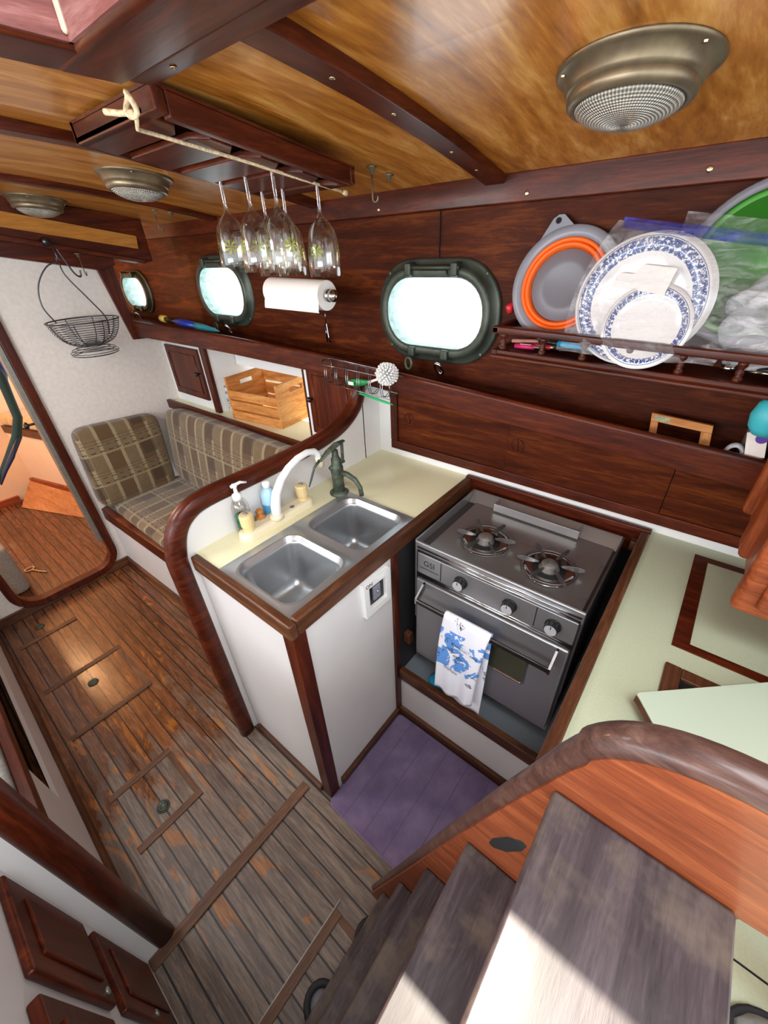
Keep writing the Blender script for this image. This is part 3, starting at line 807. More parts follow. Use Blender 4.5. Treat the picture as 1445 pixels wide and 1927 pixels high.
# locker front at the bulkhead end
obj_lock = struct('wall_locker_front', G().box(XB, -2.13, 1.122, 1.15, 0.885, 1.262).box(-1.365, -1.04, 1.135, 1.155, 0.885, 1.25), M['whitepaint'])
struct('trim_21', G().box(-2.13, -2.085, 1.105, 1.125, 0.89, 1.262), mah('z'), bevel=0.002)
struct('wall_locker_left', G().box(-2.12, -2.09, 1.126, 1.5, 0.89, 1.24), M['whitepaint'])
struct('wall_locker_divider', G().box(-1.372, -1.366, 1.13, 1.27, 0.89, 1.245), mah('z'))
struct('wall_locker_top_back', G().box(-2.085, -1.38, 1.275, 1.284, 1.12, 1.245), M['whitepaint'])
struct('wall_hull_liner', G().box(-2.085, -1.37, 1.48, 1.5, 0.885, 1.14), M['whitepaint'])
panel_door('locker_door', -2.51, -2.17, 1.122, 0.945, 1.215, mah('z'), 'mahogany locker door left of the crate, by the bulkhead', None, knob=(-2.195, 1.09))
panel_door('locker_door', -1.335, -1.075, 1.135, 0.945, 1.235, mah('z'), 'mahogany locker door right of the crate, behind the sink rail', None, knob=(-1.315, 1.10))
# grey lattice bag tucked behind crate
g = G().grid(lambda u, v: (-2.068 + 0.10 * u, 1.165 + 0.012 * math.sin(u * 5), 0.892 + 0.14 * v * (1 - 0.1 * math.sin(u * 7))), 10, 10)
tag(obj('storage_bag', g, M['lattice'], solid=0.03, smooth=True), 'grey lattice-patterned bag between the crate and the locker', 'bag')

# pine crate
t = thing('wooden_crate', (-1.76, 1.22, 0.89), 'open pine crate with slatted sides on the settee shelf', 'crate')
th = math.radians(7); ct, st_ = math.cos(th), math.sin(th)
RM = Matrix.Translation((-1.60, 1.15, 0.89)) @ Matrix.Rotation(th, 4, 'Z')
L_, D_, H_ = 0.36, 0.26, 0.212
def cb(x0, x1, y0, y1, z0, z1): return G().box(x0, x1, y0, y1, z0, z1, RM)
for k, (z0, z1) in enumerate(((0.0, 0.046), (0.053, 0.099), (0.106, 0.150))):
    obj('slat', cb(-L_ + 0.012, -0.012, 0, 0.01, z0, z1), pine('x'), t, bevel=0.001)
for k, (z0, z1) in enumerate(((0.0, 0.060), (0.070, 0.13), (0.142, 0.208))):
    obj('slat', cb(-L_ + 0.012, -0.012, D_ - 0.01, D_, z0, z1), pine('x'), t, bevel=0.001)
obj('slat', cb(-L_ + 0.012, -0.012, 0.0, 0.01, 0.0, 0.0) if False else cb(-L_ + 0.012, -0.012, 0.01, D_ - 0.01, 0, 0.008), pine('x'), t)
def end(x0):
    g = G()
    # end board with hand hole
    y0, y1 = 0.0, D_
    hy0, hy1, hz0, hz1 = D_ / 2 - 0.045, D_ / 2 + 0.045, 0.158, 0.182
    for (a, b, c, d) in ((y0, y1, 0, hz0), (y0, y1, hz1, H_), (y0, hy0, hz0, hz1), (hy1, y1, hz0, hz1)):
        g.box(x0, x0 + 0.012, a, b, c, d, RM)
    return g
obj('end_board', end(-L_), pine('y'), t); obj('end_board', end(-0.012), pine('y'), t)

# long shelf along the hull with rounded fiddle
FT = [(-3.4, 0.985, 1.285), (-2.56, 0.99, 1.270), (-1.8, 1.05, 1.250), (-1.2, 1.11, 1.216), (-0.87, 1.14, 1.184), (0.17, 1.15, 1.120)]
t = thing('long_shelf', (-1.2, 1.2, 1.2), 'long mahogany shelf with rounded fiddle running along the whole cabin side', 'shelf')
def fsec(x):
    y, z = interp(FT, x)
    return [(y, z), (y + 0.022, z), (y + 0.022, z + 0.065), (y + 0.016, z + 0.074), (y + 0.006, z + 0.074), (y, z + 0.066)]
along('fiddle', -3.4, 0.17, 30, fsec, mah('x'), kind=lambda n, g, m, bevel=0: obj(n, g, m, t, bevel=0.003))
def bsec(x):
    y, z = interp(FT, x)
    return [(y + 0.02, z + 0.004), (side_y(x) + 0.02, z + 0.004), (side_y(x) + 0.02, z + 0.02), (y + 0.02, z + 0.02)]
along('shelf_board', -3.4, 0.138, 20, bsec, mah('x'), kind=lambda n, g, m, bevel=0: obj(n, g, m, t))

# things lying on it forward
t = thing('brush', (-2.1, 1.14, 1.30), 'blue and teal handled brush with yellow end on the shelf beneath the middle portlight', 'brush')
P0, P1 = Vector((-2.42, 1.10, 1.352)), Vector((-1.93, 1.13, 1.318))
def al(a): return P0.lerp(P1, a)
obj('yellow_cap', G().tube([al(0.0), al(0.08)], 0.017, 12), M['yellowpl'], t, smooth=True, label='yellow end cap')
obj('clear_shank', G().tube([al(0.08), al(0.28)], 0.012, 12), M['blackpl'], t, smooth=True)
obj('blue_handle', G().tube([al(0.28), al(0.4), al(0.62)], [0.016, 0.020, 0.016], 12), M['bluepl'], t, smooth=True, label='navy blue grip')
obj('teal_tip', G().tube([al(0.62), al(0.72), al(0.9), al(1.0)], [0.017, 0.016, 0.010, 0.002], 12), M['teal'], t, smooth=True, label='teal tapered tip')

# ------------------------------------------------------------------ PORTLIGHTS
def portlight(i, px, pz, a, b, label):
    y = side_y(px); k = a / 0.182
    t = thing('window_%d' % i, (px, y, pz), label, 'portlight', 'oval bronze portlights')
    t['kind'] = 'structure'
    def ring(dx, yy, rad=0.93, off=0.0, n=8):
        return [(p[0], y + yy, p[1]) for p in rr(px, pz, a + dx, b + dx, (b + dx) * rad, n)]
    g = G()
    g.loft([ring(0.052 * k, 0.0), ring(0.052 * k, -0.008), ring(0.046 * k, -0.012), ring(0.030 * k, -0.012), ring(0.028 * k, -0.03), ring(0.02 * k, -0.034), ring(0.006 * k, -0.034), ring(0.0, -0.028), ring(0.0, 0.0)], False, False)
    obj('flange', g, M['bronze'], t, smooth=True, bevel=0.0)
    g = G(); g.loft([ring(0.0, -0.028), ring(-0.001, 0.0), ring(0.006, 0.07), ring(0.012, 0.072)], False, False)
    obj('inner_sleeve', g, M['portinner'], t, smooth=True)
    g = G(); v = g.verts(ring(-0.0005, -0.012)); g.bm.faces.new(v)
    obj('pane', g, M['pane'], t)
    # hinge at the top
    for sx in (-0.085, 0.085):
        g = G().box(px + sx * k - 0.012, px + sx * k + 0.012, y - 0.048, y - 0.01, pz + b + 0.004, pz + b + 0.042 * k)
        obj('hinge_lug', g, M['bronze'], t, bevel=0.005)
    obj('hinge_pin', G().cyl((px - 0.10 * k, y - 0.038, pz + b + 0.028 * k), (px + 0.10 * k, y - 0.038, pz + b + 0.028 * k), 0.006, seg=12), M['bronze'], t, smooth=True)
    obj('hinge_bar', G().box(px - 0.06 * k, px + 0.06 * k, y - 0.046, y - 0.03, pz + b + 0.008, pz + b + 0.022), M['bronze'], t, bevel=0.003)
    # dogs at the bottom : eye screws
    for q, (sx, bright) in enumerate(((-0.075, False), (0.06, True))):
        x = px + sx * k; z = pz - b - 0.03 * k
        obj('dog_lug', G().box(x - 0.014, x + 0.014, y - 0.045, y - 0.008, z - 0.006, z + 0.026), M['bronze'], t, bevel=0.005)
        g = G().tube([(x + (0.013 * math.cos(u)), y - 0.05 - (0.004 if not bright else 0.016 * (1 + math.sin(u))), z - 0.028 + 0.020 * math.sin(u)) for u in [j * PI / 8 for j in range(16)]], 0.005, 8, True)
        obj('ring_nut', g, M['chrome'] if bright else M['bronzeg'], t, smooth=True, label='bright ring nut' if bright else None)
    for sx, sz in ((-1, 1), (1, 1), (-1, -1), (1, -1)):
        g = G().lathe([(0, 0), (0.006, 0), (0.005, 0.002), (0, 0.002)], (px + sx * (a + 0.012) * 0.93, y - 0.012, pz + sz * (b + 0.034 * k) * 0.83), (0, -1, 0), 12)
        obj('bolt', g, M['bronzeg'], t, smooth=True)
portlight(1, *PORTS[0], 'oval bronze portlight between the sink bulkhead and the plate rack, clear view')
portlight(2, *PORTS[1], 'oval bronze portlight behind the hanging glasses')
portlight(3, *PORTS[2], 'small oval bronze portlight beyond the bulkhead, seen edge on')

# ------------------------------------------------------------------ GALLEY : sink bulkhead and rail
XP = -1.045
g = G().prism([(0.318, 0), (1.125, 0), (1.125, 1.2), (1.10, 1.12), (1.02, 1.065), (0.9, 1.04), (0.43, 1.035), (0.37, 1.01), (0.335, 0.96), (0.318, 0.90)], 'x', XP - 0.012, XP + 0.012)
g.prism([(1.12, 0), (1.3, 0), (1.3, 1.21), (1.12, 1.21)], 'x', XP - 0.012, XP + 0.012)
struct('wall_sink_bulkhead', g, M['white2'])
RP = [(0.306, 0.0), (0.306, 0.3), (0.306, 0.6), (0.306, 0.86), (0.312, 0.92), (0.335, 0.985), (0.375, 1.025), (0.44, 1.043), (0.6, 1.043), (0.8, 1.047), (0.92, 1.057), (1.01, 1.078), (1.075, 1.115), (1.11, 1.16), (1.117, 1.215)]
sm = []
for i in range(len(RP) - 1):
    p0, p1, p2, p3 = [Vector(RP[max(0, min(len(RP) - 1, i + d))]) for d in (-1, 0, 1, 2)]
    for q in range(4):
        u = q / 4
        sm.append(0.5 * ((2 * p1) + (-p0 + p2) * u + (2 * p0 - 5 * p1 + 4 * p2 - p3) * u * u + (-p0 + 3 * p1 - 3 * p2 + p3) * u ** 3))
sm.append(Vector(RP[-1]))
rings = []
for i, p in enumerate(sm):
    d = (sm[min(i + 1, len(sm) - 1)] - sm[max(i - 1, 0)]).normalized(); nn = Vector((-d.y, d.x))
    ring = []
    for k in range(16):
        a = 2 * PI * k / 16
        w = 0.024 * math.copysign(abs(math.cos(a)) ** 0.7, math.cos(a)); h = 0.028 * math.copysign(abs(math.sin(a)) ** 0.7, math.sin(a))
        ring.append((XP + w, p.x + nn.x * h, p.y + nn.y * h))
    rings.append(ring)
t = obj('bulkhead_rail', G().loft(rings), mah('y'), smooth=True)
tag(t, 'curved mahogany grab rail capping the white sink bulkhead, floor to shelf', 'rail')

# sink cabinet
t = thing('sink_cabinet', (-0.8, 0.75, 0), 'white sink cabinet with mahogany corner post and cream worktop edge trim', 'cabinet')
obj('end_panel', G().box(-1.033, -0.60, 0.350, 0.362, 0, 0.865), M['white'], t)
obj('side_panel', G().box(-0.612, -0.600, 0.350, 1.21, 0, 0.865), M['white2'], t)
g = G().prism([(-0.638, 0.344), (-0.593, 0.344), (-0.593, 0.384), (-0.606, 0.384), (-0.606, 0.356), (-0.638, 0.356)], 'z', 0.0, 0.862)
obj('corner_post', g, mah('z'), t, bevel=0.002)
obj('stove_side_post', G().box(-0.612, -0.588, 0.728, 0.752, 0.0, 0.862), mah('z'), t, bevel=0.002)
obj('base_trim', G().box(-1.01, -0.64, 0.336, 0.350, 0, 0.03), mahb('x'), t, bevel=0.003)
obj('base_trim', G().box(-0.60, -0.586, 0.40, 0.735, 0, 0.05), mahb('y'), t, bevel=0.003)
t2 = thing('panel_switch', (-0.59, 0.65, 0.77), 'white framed ON switch box set in the sink cabinet side', 'switch')
fo = [(0.589, 0.836), (0.708, 0.826), (0.708, 0.698), (0.592, 0.703)]
fi = [(0.612, 0.812), (0.688, 0.806), (0.688, 0.722), (0.612, 0.728)]
g = G()
g.loft([[(-0.600, p[0], p[1]) for p in fo], [(-0.586, p[0], p[1]) for p in fo], [(-0.586, p[0], p[1]) for p in fi], [(-0.604, p[0], p[1]) for p in fi]], False, False)
obj('switch_frame', g, M['whitepl'], t2, bevel=0.001)
obj('black_recess', G().box(-0.601, -0.5985, 0.61, 0.69, 0.72, 0.815), M['blackpl'], t2)
obj('rocker', G().box(-0.599, -0.590, 0.635, 0.665, 0.745, 0.795), M['greypl'], t2, bevel=0.002)
obj('indicator', G().lathe([(0, 0), (0.006, 0.001), (0.003, 0.004), (0, 0.0045)], (-0.5905, 0.652, 0.772), (1, 0, 0), 12), M['chrome'], t2, smooth=True)
text('lettering', 'ON', 0.018, M['ink'], t2, frame_m((-0.5855, 0.612, 0.8235), (0, 1, -0.05), (0, 0, 1)))

# worktops
ZC = 0.90
g = G().box(-1.033, -0.61, 0.36, 0.356 + 0.005, ZC - 0.03, ZC)
g.bm.free(); g = G()
SX0, SX1, SY0, SY1 = -0.885, -0.622, 0.365, 0.862     # cut-out under the sink rim
for (x0, x1, y0, y1) in ((-1.033, SX0, 0.358, 1.225), (SX0, -0.612, 0.358, SY0), (SX0, -0.612, SY1, 1.225), (SX1, -0.612, SY0, SY1)):
    g.box(x0, x1, y0, y1, ZC - 0.02, ZC)
t = thing('sink_worktop', (-0.8, 0.8, 0.88), 'cream laminate worktop around the double sink with brown mahogany edging', 'worktop')
obj('laminate', g, M['cream'], t)
obj('front_edging', G().box(-1.02, -0.584, 0.334, 0.358, ZC - 0.045, ZC + 0.006), mahb('x'), t, bevel=0.006, seg=3)
obj('side_edging', G().box(-0.612, -0.586, 0.3575, 1.195, ZC - 0.045, ZC + 0.008), mahb('y'), t, bevel=0.006, seg=3)
# stove recess frame and right worktop
t = thing('stove_surround', (-0.3, 0.9, 0), 'mahogany framed recess the stove stands in', 'recess')
obj('back_frame', G().box(-0.612, -0.011, 1.1955, 1.216, ZC - 0.07, ZC + 0.0125), mah('x'), t, bevel=0.004)
obj('back_liner', G().box(-0.60, -0.008, 1.212, 1.222, 0.2, ZC - 0.05), M['blackpl'], t)
obj('right_liner', G().box(-0.038, -0.03, 0.755, 1.2, 0.2, ZC - 0.04), M['rubber'], t)
obj('left_liner', G().box(-0.600, -0.594, 0.755, 1.2, 0.25, ZC - 0.04), M['rubber'], t)
obj('drip_pan', G().box(-0.592, -0.035, 0.765, 1.2, 0.262, 0.268), M['pan'], t)
obj('front_rail', G().box(-0.592, -0.035, 0.742, 0.766, 0.24, 0.292), mahb('x'), t, bevel=0.003)
obj('kick_board', G().box(-0.592, -0.035, 0.752, 0.762, 0.0, 0.24), M['whitepaint'], t)
obj('toe_trim', G().box(-0.592, -0.035, 0.738, 0.752, 0.0, 0.052), mahb('x'), t, bevel=0.003)
obj('gimbal_block', G().box(-0.592, -0.565, 0.775, 0.80, 0.42, 0.47), mahb('x'), t, bevel=0.004)
obj('gimbal_block', G().box(-0.05, -0.035, 1.15, 1.175, 0.86, 0.89), mahb('x'), t, bevel=0.002)
t = thing('galley_worktop', (0.2, 0.8, 0.88), 'cream laminate worktop right of the stove with mahogany edging', 'worktop')
obj('laminate', G().box(-0.014, 1.1, 0.332, 1.2215, ZC - 0.02, ZC), M['cream2'], t)
obj('side_edging', G().box(-0.036, -0.012, 0.32, 1.195, ZC - 0.05, ZC + 0.008), mahb('y'), t, bevel=0.006, seg=3)
obj('support_panel', G().box(-0.03, -0.018, 0.33, 1.2, 0, ZC - 0.03), M['white2'], t)

# framed icebox lids in the worktop
t = thing('icebox_lid', (0.3, 1.0, ZC), 'large icebox lid framed in dark mahogany, flush in the right worktop', 'lid')
x0, x1, y0, y1, w = 0.10, 0.62, 0.80, 1.17, 0.022
wl = w + 0.008
g = G().box(x0, x0 + wl, y0, y1, ZC - 0.005, ZC + 0.0025).box(x0 + wl, x1, y0, y0 + w, ZC - 0.005, ZC + 0.0025).box(x0 + wl, x1, y1 - w, y1, ZC - 0.005, ZC + 0.0025)
obj('frame', g, mah('x'), t)
obj('lid_panel', G().box(x0 + wl, x1, y0 + w, y1 - w, ZC - 0.005, ZC + 0.0015), M['cream2'], t, bevel=0.001)
t = thing('sunken_tray', (0.3, 0.55, ZC), 'brown framed sunken tray in the worktop, half hidden under the folding leaf', 'tray')
x0, x1, y0, y1, w = 0.098, 0.5, 0.42, 0.742, 0.028
g = G().box(x0, x0 + w, y0, y1, ZC - 0.004, ZC + 0.008).box(x0 + w, x1, y0, y0 + w, ZC - 0.004, ZC + 0.008).box(x0 + w, x1, y1 - w, y1, ZC - 0.004, ZC + 0.008)
obj('frame', g, mahb('y'), t, bevel=0.002)
obj('well', G().box(x0 + w, x1, y0 + w, y1 - w, ZC, ZC + 0.0012), M['blackpl'], t)
t = thing('folding_leaf', (0.2, 0.5, 0.93), 'pale green folding table leaf with a dark edge, propped over the worktop', 'table leaf')
poly = [(0.0645, 0.592), (0.0675, 0.603), (0.076, 0.609), (0.262, 0.772), (0.62, 0.95), (0.62, 0.2), (0.28, 0.26), (0.135, 0.515), (0.072, 0.590)]
poly = [(0.064, 0.594), (0.066, 0.600), (0.071, 0.604), (0.245, 0.762), (0.62, 1.1), (0.62, 0.30), (0.215, 0.40), (0.068, 0.590)]
obj('leaf_edge', G().prism(poly, 'z', 0.928, 0.944), mah('x'), t)
c0 = Vector((0.3, 0.62)); inner = [tuple(c0 + (Vector(p) - c0) * 0.997) for p in poly]
obj('leaf_top', G().prism(inner, 'z', 0.9438, 0.9465), M['green'], t)
obj('prop', G().box(0.096, 0.12, 0.45, 0.57, ZC + 0.001, 0.93), mahb('y'), t)

# double sink
t = thing('double_sink', (-0.75, 0.61, ZC), 'stainless steel double bowl sink set in the cream worktop', 'sink')
def basin(x0, x1, y0, y1, cx0, cx1, cy0, cy1):
    cx, cy, hx_, hy_ = (x0 + x1) / 2, (y0 + y1) / 2, (x1 - x0) / 2, (y1 - y0) / 2
    n = 8
    def R(dx, z, r, sx=0, sy=0): return [(p[0], p[1], z) for p in rr(cx, cy, hx_ + dx, hy_ + dx, r, n)]
    outer = [(p[0], p[1], ZC + 0.004) for p in rr((cx0 + cx1) / 2, (cy0 + cy1) / 2, (cx1 - cx0) / 2, (cy1 - cy0) / 2, 0.004, n)]
    rings = [outer, R(0.006, ZC + 0.004, 0.044), R(0.002, ZC + 0.007, 0.042), R(-0.002, ZC + 0.005, 0.040), R(-0.004, ZC - 0.008, 0.038), R(-0.009, ZC - 0.011, 0.036),
             R(-0.0105, ZC - 0.014, 0.0355), R(-0.0112, ZC - 0.022, 0.035), R(-0.0235, ZC - 0.125, 0.03), R(-0.0245, ZC - 0.132, 0.03), R(-0.030, ZC - 0.15, 0.028), R(-0.045, ZC - 0.160, 0.024), R(-0.075, ZC - 0.164, 0.01)]
    g = G().loft(rings, False, True)
    o = obj('bowl', g, M['steel'], t, smooth=True)
    d = G().lathe([(0, 0.001), (0.02, 0.001), (0.022, 0.003), (0.026, 0.002), (0.027, 0)], (cx, cy, ZC - 0.164), (0, 0, 1), 24)
    obj('drain', d, M['chrome'], o, smooth=True)
basin(-0.872, -0.632, 0.376, 0.590, -0.905, -0.600, 0.353, 0.612)
basin(-0.872, -0.632, 0.636, 0.852, -0.905, -0.600, 0.612, 0.872)
g = G()
ro = rr(-0.7525, 0.6125, 0.1525, 0.2595, 0.015, 6); ro2 = rr(-0.7525, 0.6125, 0.1565, 0.2635, 0.018, 6)
g.loft([[(p[0], p[1], ZC + 0.004) for p in ro], [(p[0], p[1], ZC + 0.0005) for p in ro2]], False, False)
obj('rim', g, M['steel'], t, smooth=True)

# faucet
t = thing('mixer_faucet', (-0.965, 0.61, ZC), 'white curved mixer tap with two cream knobs behind the sink', 'faucet')
g = G().loft([[(p[0], p[1], z) for p in rr(-0.966, 0.612, 0.028 + d, 0.142 + d, 0.0275 + d, 6)] for z, d in ((ZC, 0), (ZC + 0.016, 0), (ZC + 0.024, -0.004), (ZC + 0.027, -0.012))])
obj('base_plate', g, M['creampl'], t)
for y in (0.505, 0.722):
    g = G().lathe([(0.019, 0), (0.018, 0.008), (0.015, 0.010), (0.015, 0.014), (0.020, 0.016), (0.021, 0.048), (0.019, 0.054), (0.0, 0.056)], (-0.966, y, ZC + 0.026), (0, 0, 1), 16)
    k = obj('knob', g, M['creampl2'], t)
    obj('knob_cap', G().lathe([(0, 0), (0.008, 0), (0.007, 0.002), (0, 0.002)], (-0.966, y, ZC + 0.082), (0, 0, 1), 14), M['greypl'], k, smooth=True)
pts = [(-0.95, 0.598, 0.92), (-0.95, 0.602, 0.965), (-0.95, 0.614, 1.005), (-0.95, 0.640, 1.040), (-0.95, 0.675, 1.066), (-0.95, 0.715, 1.082), (-0.95, 0.755, 1.087), (-0.95, 0.785, 1.080), (-0.95, 0.798, 1.066), (-0.95, 0.802, 1.05)]
obj('spout', G().tube(pts, [0.017, 0.016, 0.014, 0.0125, 0.0115, 0.011, 0.0105, 0.0105, 0.0105, 0.011], 16), M['whitepl'], t, smooth=True)
obj('spout_collar', G().lathe([(0.024, 0), (0.022, 0.012), (0.018, 0.016)], (-0.95, 0.598, 0.924), (0, 0, 1), 20), M['creampl'], t, smooth=True)
obj('nozzle', G().cyl((-0.95, 0.802, 1.055), (-0.95, 0.806, 1.018), 0.0135, 0.012, 16), M['creampl'], t, smooth=True)
obj('maker_mark', G().lathe([(0, 0), (0.008, 0), (0.008, 0.0006), (0, 0.0006)], (-0.955, 0.665, ZC + 0.0272), (0, 0, 1), 16), M['alu'], t)

# hand pump
px, py = -0.925, 0.853
t = thing('hand_pump', (px, py, ZC), 'green tarnished bronze hand pump beside the back sink bowl', 'pump')
obj('foot_flange', G().lathe([(0, 0), (0.034, 0), (0.034, 0.005), (0.026, 0.010), (0.022, 0.013)], (px, py, ZC), (0, 0, 1), 28), M['pumpm'], t, smooth=True)
obj('barrel', G().lathe([(0.021, 0.008), (0.020, 0.05), (0.021, 0.08), (0.0225, 0.085), (0.022, 0.105), (0.017, 0.112), (0.016, 0.135), (0.012, 0.14), (0.010, 0.165), (0.006, 0.168), (0, 0.168)], (px, py, ZC), (0, 0, 1), 24), M['pumpm'], t, smooth=True)
obj('spout', G().tube([(px + 0.015, py, 0.985), (px + 0.045, py + 0.004, 0.985), (px + 0.075, py + 0.008, 0.972), (px + 0.092, py + 0.012, 0.945), (px + 0.095, py + 0.014, 0.915)], [0.010, 0.0095, 0.009, 0.008, 0.008], 12), M['pumpm'], t, smooth=True)
obj('lever', G().tube([(px - 0.005, py - 0.065, 1.048), (px - 0.003, py - 0.03, 1.068), (px, py + 0.01, 1.082), (px, py + 0.045, 1.083)], [0.006, 0.012, 0.014, 0.008], 12, flat=0.45, up=(0, 0, 1)), M['pumpm'], t, smooth=True)
obj('link_arm', G().tube([(px, py + 0.035, 1.078), (px, py + 0.032, 1.02), (px, py + 0.012, 1.008)], 0.0055, 10), M['pumpm'], t, smooth=True)
obj('cross_bar', G().tube([(px - 0.005, py - 0.028, 1.006), (px, py + 0.038, 1.010)], 0.006, 10), M['pumpm'], t, smooth=True)
obj('handle', G().tube([(px - 0.01, py - 0.062, 1.05), (px - 0.015, py - 0.085, 1.03), (px - 0.015, py - 0.105, 0.995), (px - 0.012, py - 0.12, 0.975)], [0.005, 0.004, 0.0035, 0.002], 8), M['bronze'], t, smooth=True, label='thin dark curved handle')

# bottles behind the sink
t = thing('soap_dispenser', (-0.998, 0.512, ZC), 'clear pump bottle half full of dark green soap', 'soap dispenser')
obj('liquid', G().lathe([(0, 0.002), (0.022, 0.002), (0.023, 0.01), (0.023, 0.062), (0, 0.062)], (-0.998, 0.512, ZC), (0, 0, 1), 20), M['soapg'], t, smooth=True)
obj('bottle', G().lathe([(0.025, 0.0), (0.026, 0.01), (0.026, 0.095), (0.020, 0.112), (0.012, 0.118), (0.012, 0.124)], (-0.998, 0.512, ZC), (0, 0, 1), 24, False), M['acrylic'], t, smooth=True)
obj('pump_collar', G().lathe([(0.014, 0.118), (0.014, 0.135), (0.006, 0.14), (0.005, 0.158), (0.008, 0.16), (0.008, 0.168), (0, 0.169)], (-0.998, 0.512, ZC), (0, 0, 1), 20), M['whitepl'], t, smooth=True)
obj('pump_nozzle', G().tube([(-0.998, 0.500, ZC + 0.164), (-0.995, 0.53, ZC + 0.168), (-0.99, 0.548, ZC + 0.162)], [0.005, 0.0045, 0.003], 8), M['whitepl'], t, smooth=True)
g = G().grid(lambda u, v: (-0.998 + 0.0266 * math.cos(-1.3 + 1.9 * u), 0.512 + 0.0266 * math.sin(-1.3 + 1.9 * u), ZC + 0.03 + 0.05 * v), 12, 2)
obj('label', g, plain('green_soap_label', hx('1c5b46'), 0.4, noise=0.5, nscale=70), t, smooth=True)
t = thing('dish_soap_bottle', (-1.0, 0.617, ZC), 'pale blue squeeze bottle with white cap', 'bottle')
obj('bottle', G().lathe([(0, 0), (0.024, 0.0), (0.025, 0.01), (0.024, 0.085), (0.02, 0.1), (0.011, 0.108), (0.011, 0.114)], (-1.0, 0.617, ZC), (0, 0, 1), 24), M['blueliq'], t, smooth=True)
obj('upper_part', G().lathe([(0.0252, 0.055), (0.0246, 0.085), (0.0204, 0.1005), (0.0112, 0.1085)], (-1.0, 0.617, ZC), (0, 0, 1), 24, False), M['bluetr'], t, smooth=True, label='paler empty upper part')
obj('cap', G().lathe([(0.013, 0.108), (0.013, 0.128), (0.009, 0.131), (0, 0.131)], (-1.0, 0.617, ZC), (0, 0, 1), 20), M['whitepl'], t, smooth=True)
text('lettering', 'REFILL', 0.008, M['ink'], t, frame_m((-0.9765, 0.610, ZC + 0.075), (-0.25, 1, 0), (0, 0, 1))) if False else None
t = thing('scrubber', (-0.992, 0.567, ZC), 'small round cream dish scrubber between the two bottles', 'scrubber')
obj('bristles', G().lathe([(0, 0), (0.016, 0), (0.019, 0.02), (0, 0.02)], (-0.992, 0.567, ZC), (0, 0, 1), 24), M['rope'], t, smooth=True)
obj('wooden_knob', G().lathe([(0.019, 0.02), (0.019, 0.028), (0.01, 0.034), (0.008, 0.04), (0.013, 0.048), (0.008, 0.055), (0, 0.056)], (-0.992, 0.567, ZC), (0, 0, 1), 20), pine('z'), t, smooth=True)

# ------------------------------------------------------------------ locker fronts above the galley worktop
YG = 1.222
struct('wall_galley_back', G().box(-1.033, 0.7, YG, YG + 0.02, 0.88, 0.95).box(-1.033, -0.96, YG, YG + 0.02, 0.95, 1.19), M['whitepaint'])
def ftop(x): return interp(FT, x)[1] + 0.004
t = thing('sliding_locker', (-0.4, YG, 0.94), 'wide mahogany sliding-door locker front above the worktop', 'locker')
def rail_sec(z0, z1):
    return lambda x: [(YG - 0.012, z0), (YG + 0.002, z0), (YG + 0.002, z1), (YG - 0.012, z1)]
obj('frame_stile', G().box(-0.968, -0.935, YG - 0.012, YG, 0.966, 1.185), mah('z'), t, bevel=0.002)
obj('backing', G().prism([(-0.96, 0.94), (0.7, 0.94), (0.7, ftop(0.7)), (-0.2, ftop(-0.2)), (-0.96, ftop(-0.96))], 'y', YG + 0.003, YG + 0.006), M['dark'], t)
obj('frame_rail', G().box(-0.968, 0.7, YG - 0.012, YG, 0.93, 0.965), mah('x'), t, bevel=0.003)
for x0, x1, yy in ((-0.935, -0.478, YG - 0.001), (-0.478, -0.012, YG - 0.005), (-0.012, 0.7, YG - 0.002)):
    d = obj('sliding_door', G().prism([(x0, 0.962), (x1 - 0.002, 0.962), (x1 - 0.002, ftop(x1)), (x0, ftop(x0))], 'y', yy - 0.002, yy + 0.002), mahp('x'), t)
    if x0 < -0.1:
        kx = -0.883 if x0 < -0.9 else -0.445
        g = G().tube([(kx + 0.021 * math.cos(a), yy - 0.002, 1.066 + 0.021 * math.sin(a)) for a in [i * PI / 12 for i in range(24)]], 0.003, 6, True)
        g.box(kx - 0.003, kx + 0.003, yy - 0.006, yy, 1.05, 1.082)
        obj('finger_pull', g, mah('z'), d, smooth=False)

# ------------------------------------------------------------------ STOVE
X0, X1, Y0, Y1 = -0.556, -0.068, 0.80, 1.165
ZT, ZP = 0.888, 0.862
t = thing('gas_stove', (-0.31, 0.98, 0.38), 'stainless steel two burner gas stove with oven on its gimbals', 'stove')
obj('body', G().box(X0, X1, Y0 + 0.006, Y1, 0.385, ZP - 0.004), M['stoved'], t)
obj('cooktop', G().box(X0 + 0.03, X1 - 0.012, Y0 + 0.008, Y1 - 0.035, ZP - 0.004, ZP + 0.001), M['stovetop'], t, bevel=0.002)
obj('side_guard', G().box(X0 - 0.002, X0 + 0.003, Y0 + 0.0, Y1, 0.56, ZT), M['stove'], t)
obj('side_guard', G().box(X1 - 0.003, X1 + 0.002, Y0 + 0.0, Y1, 0.56, ZT), M['stoved'], t)
g = G()
a_, b_ = (Y1 - 0.045, ZP), (Y1, ZT)
g.prism([(Y1 - 0.045, ZP - 0.002), (Y1 - 0.004, ZT - 0.002), (Y1, ZT), (Y1, ZP - 0.01)], 'x', X0 + 0.004, X1 - 0.004)
obj('back_guard', g, M['stove'], t)
obj('fiddle_channel', G().box(-0.452, -0.178, Y1 - 0.062, Y1 - 0.050, ZP + 0.006, ZP + 0.034).box(-0.452, -0.446, Y1 - 0.054, Y1 - 0.02, ZP + 0.006, ZP + 0.034).box(-0.184, -0.178, Y1 - 0.054, Y1 - 0.02, ZP + 0.006, ZP + 0.034), M['stove'], t, bevel=0.001)
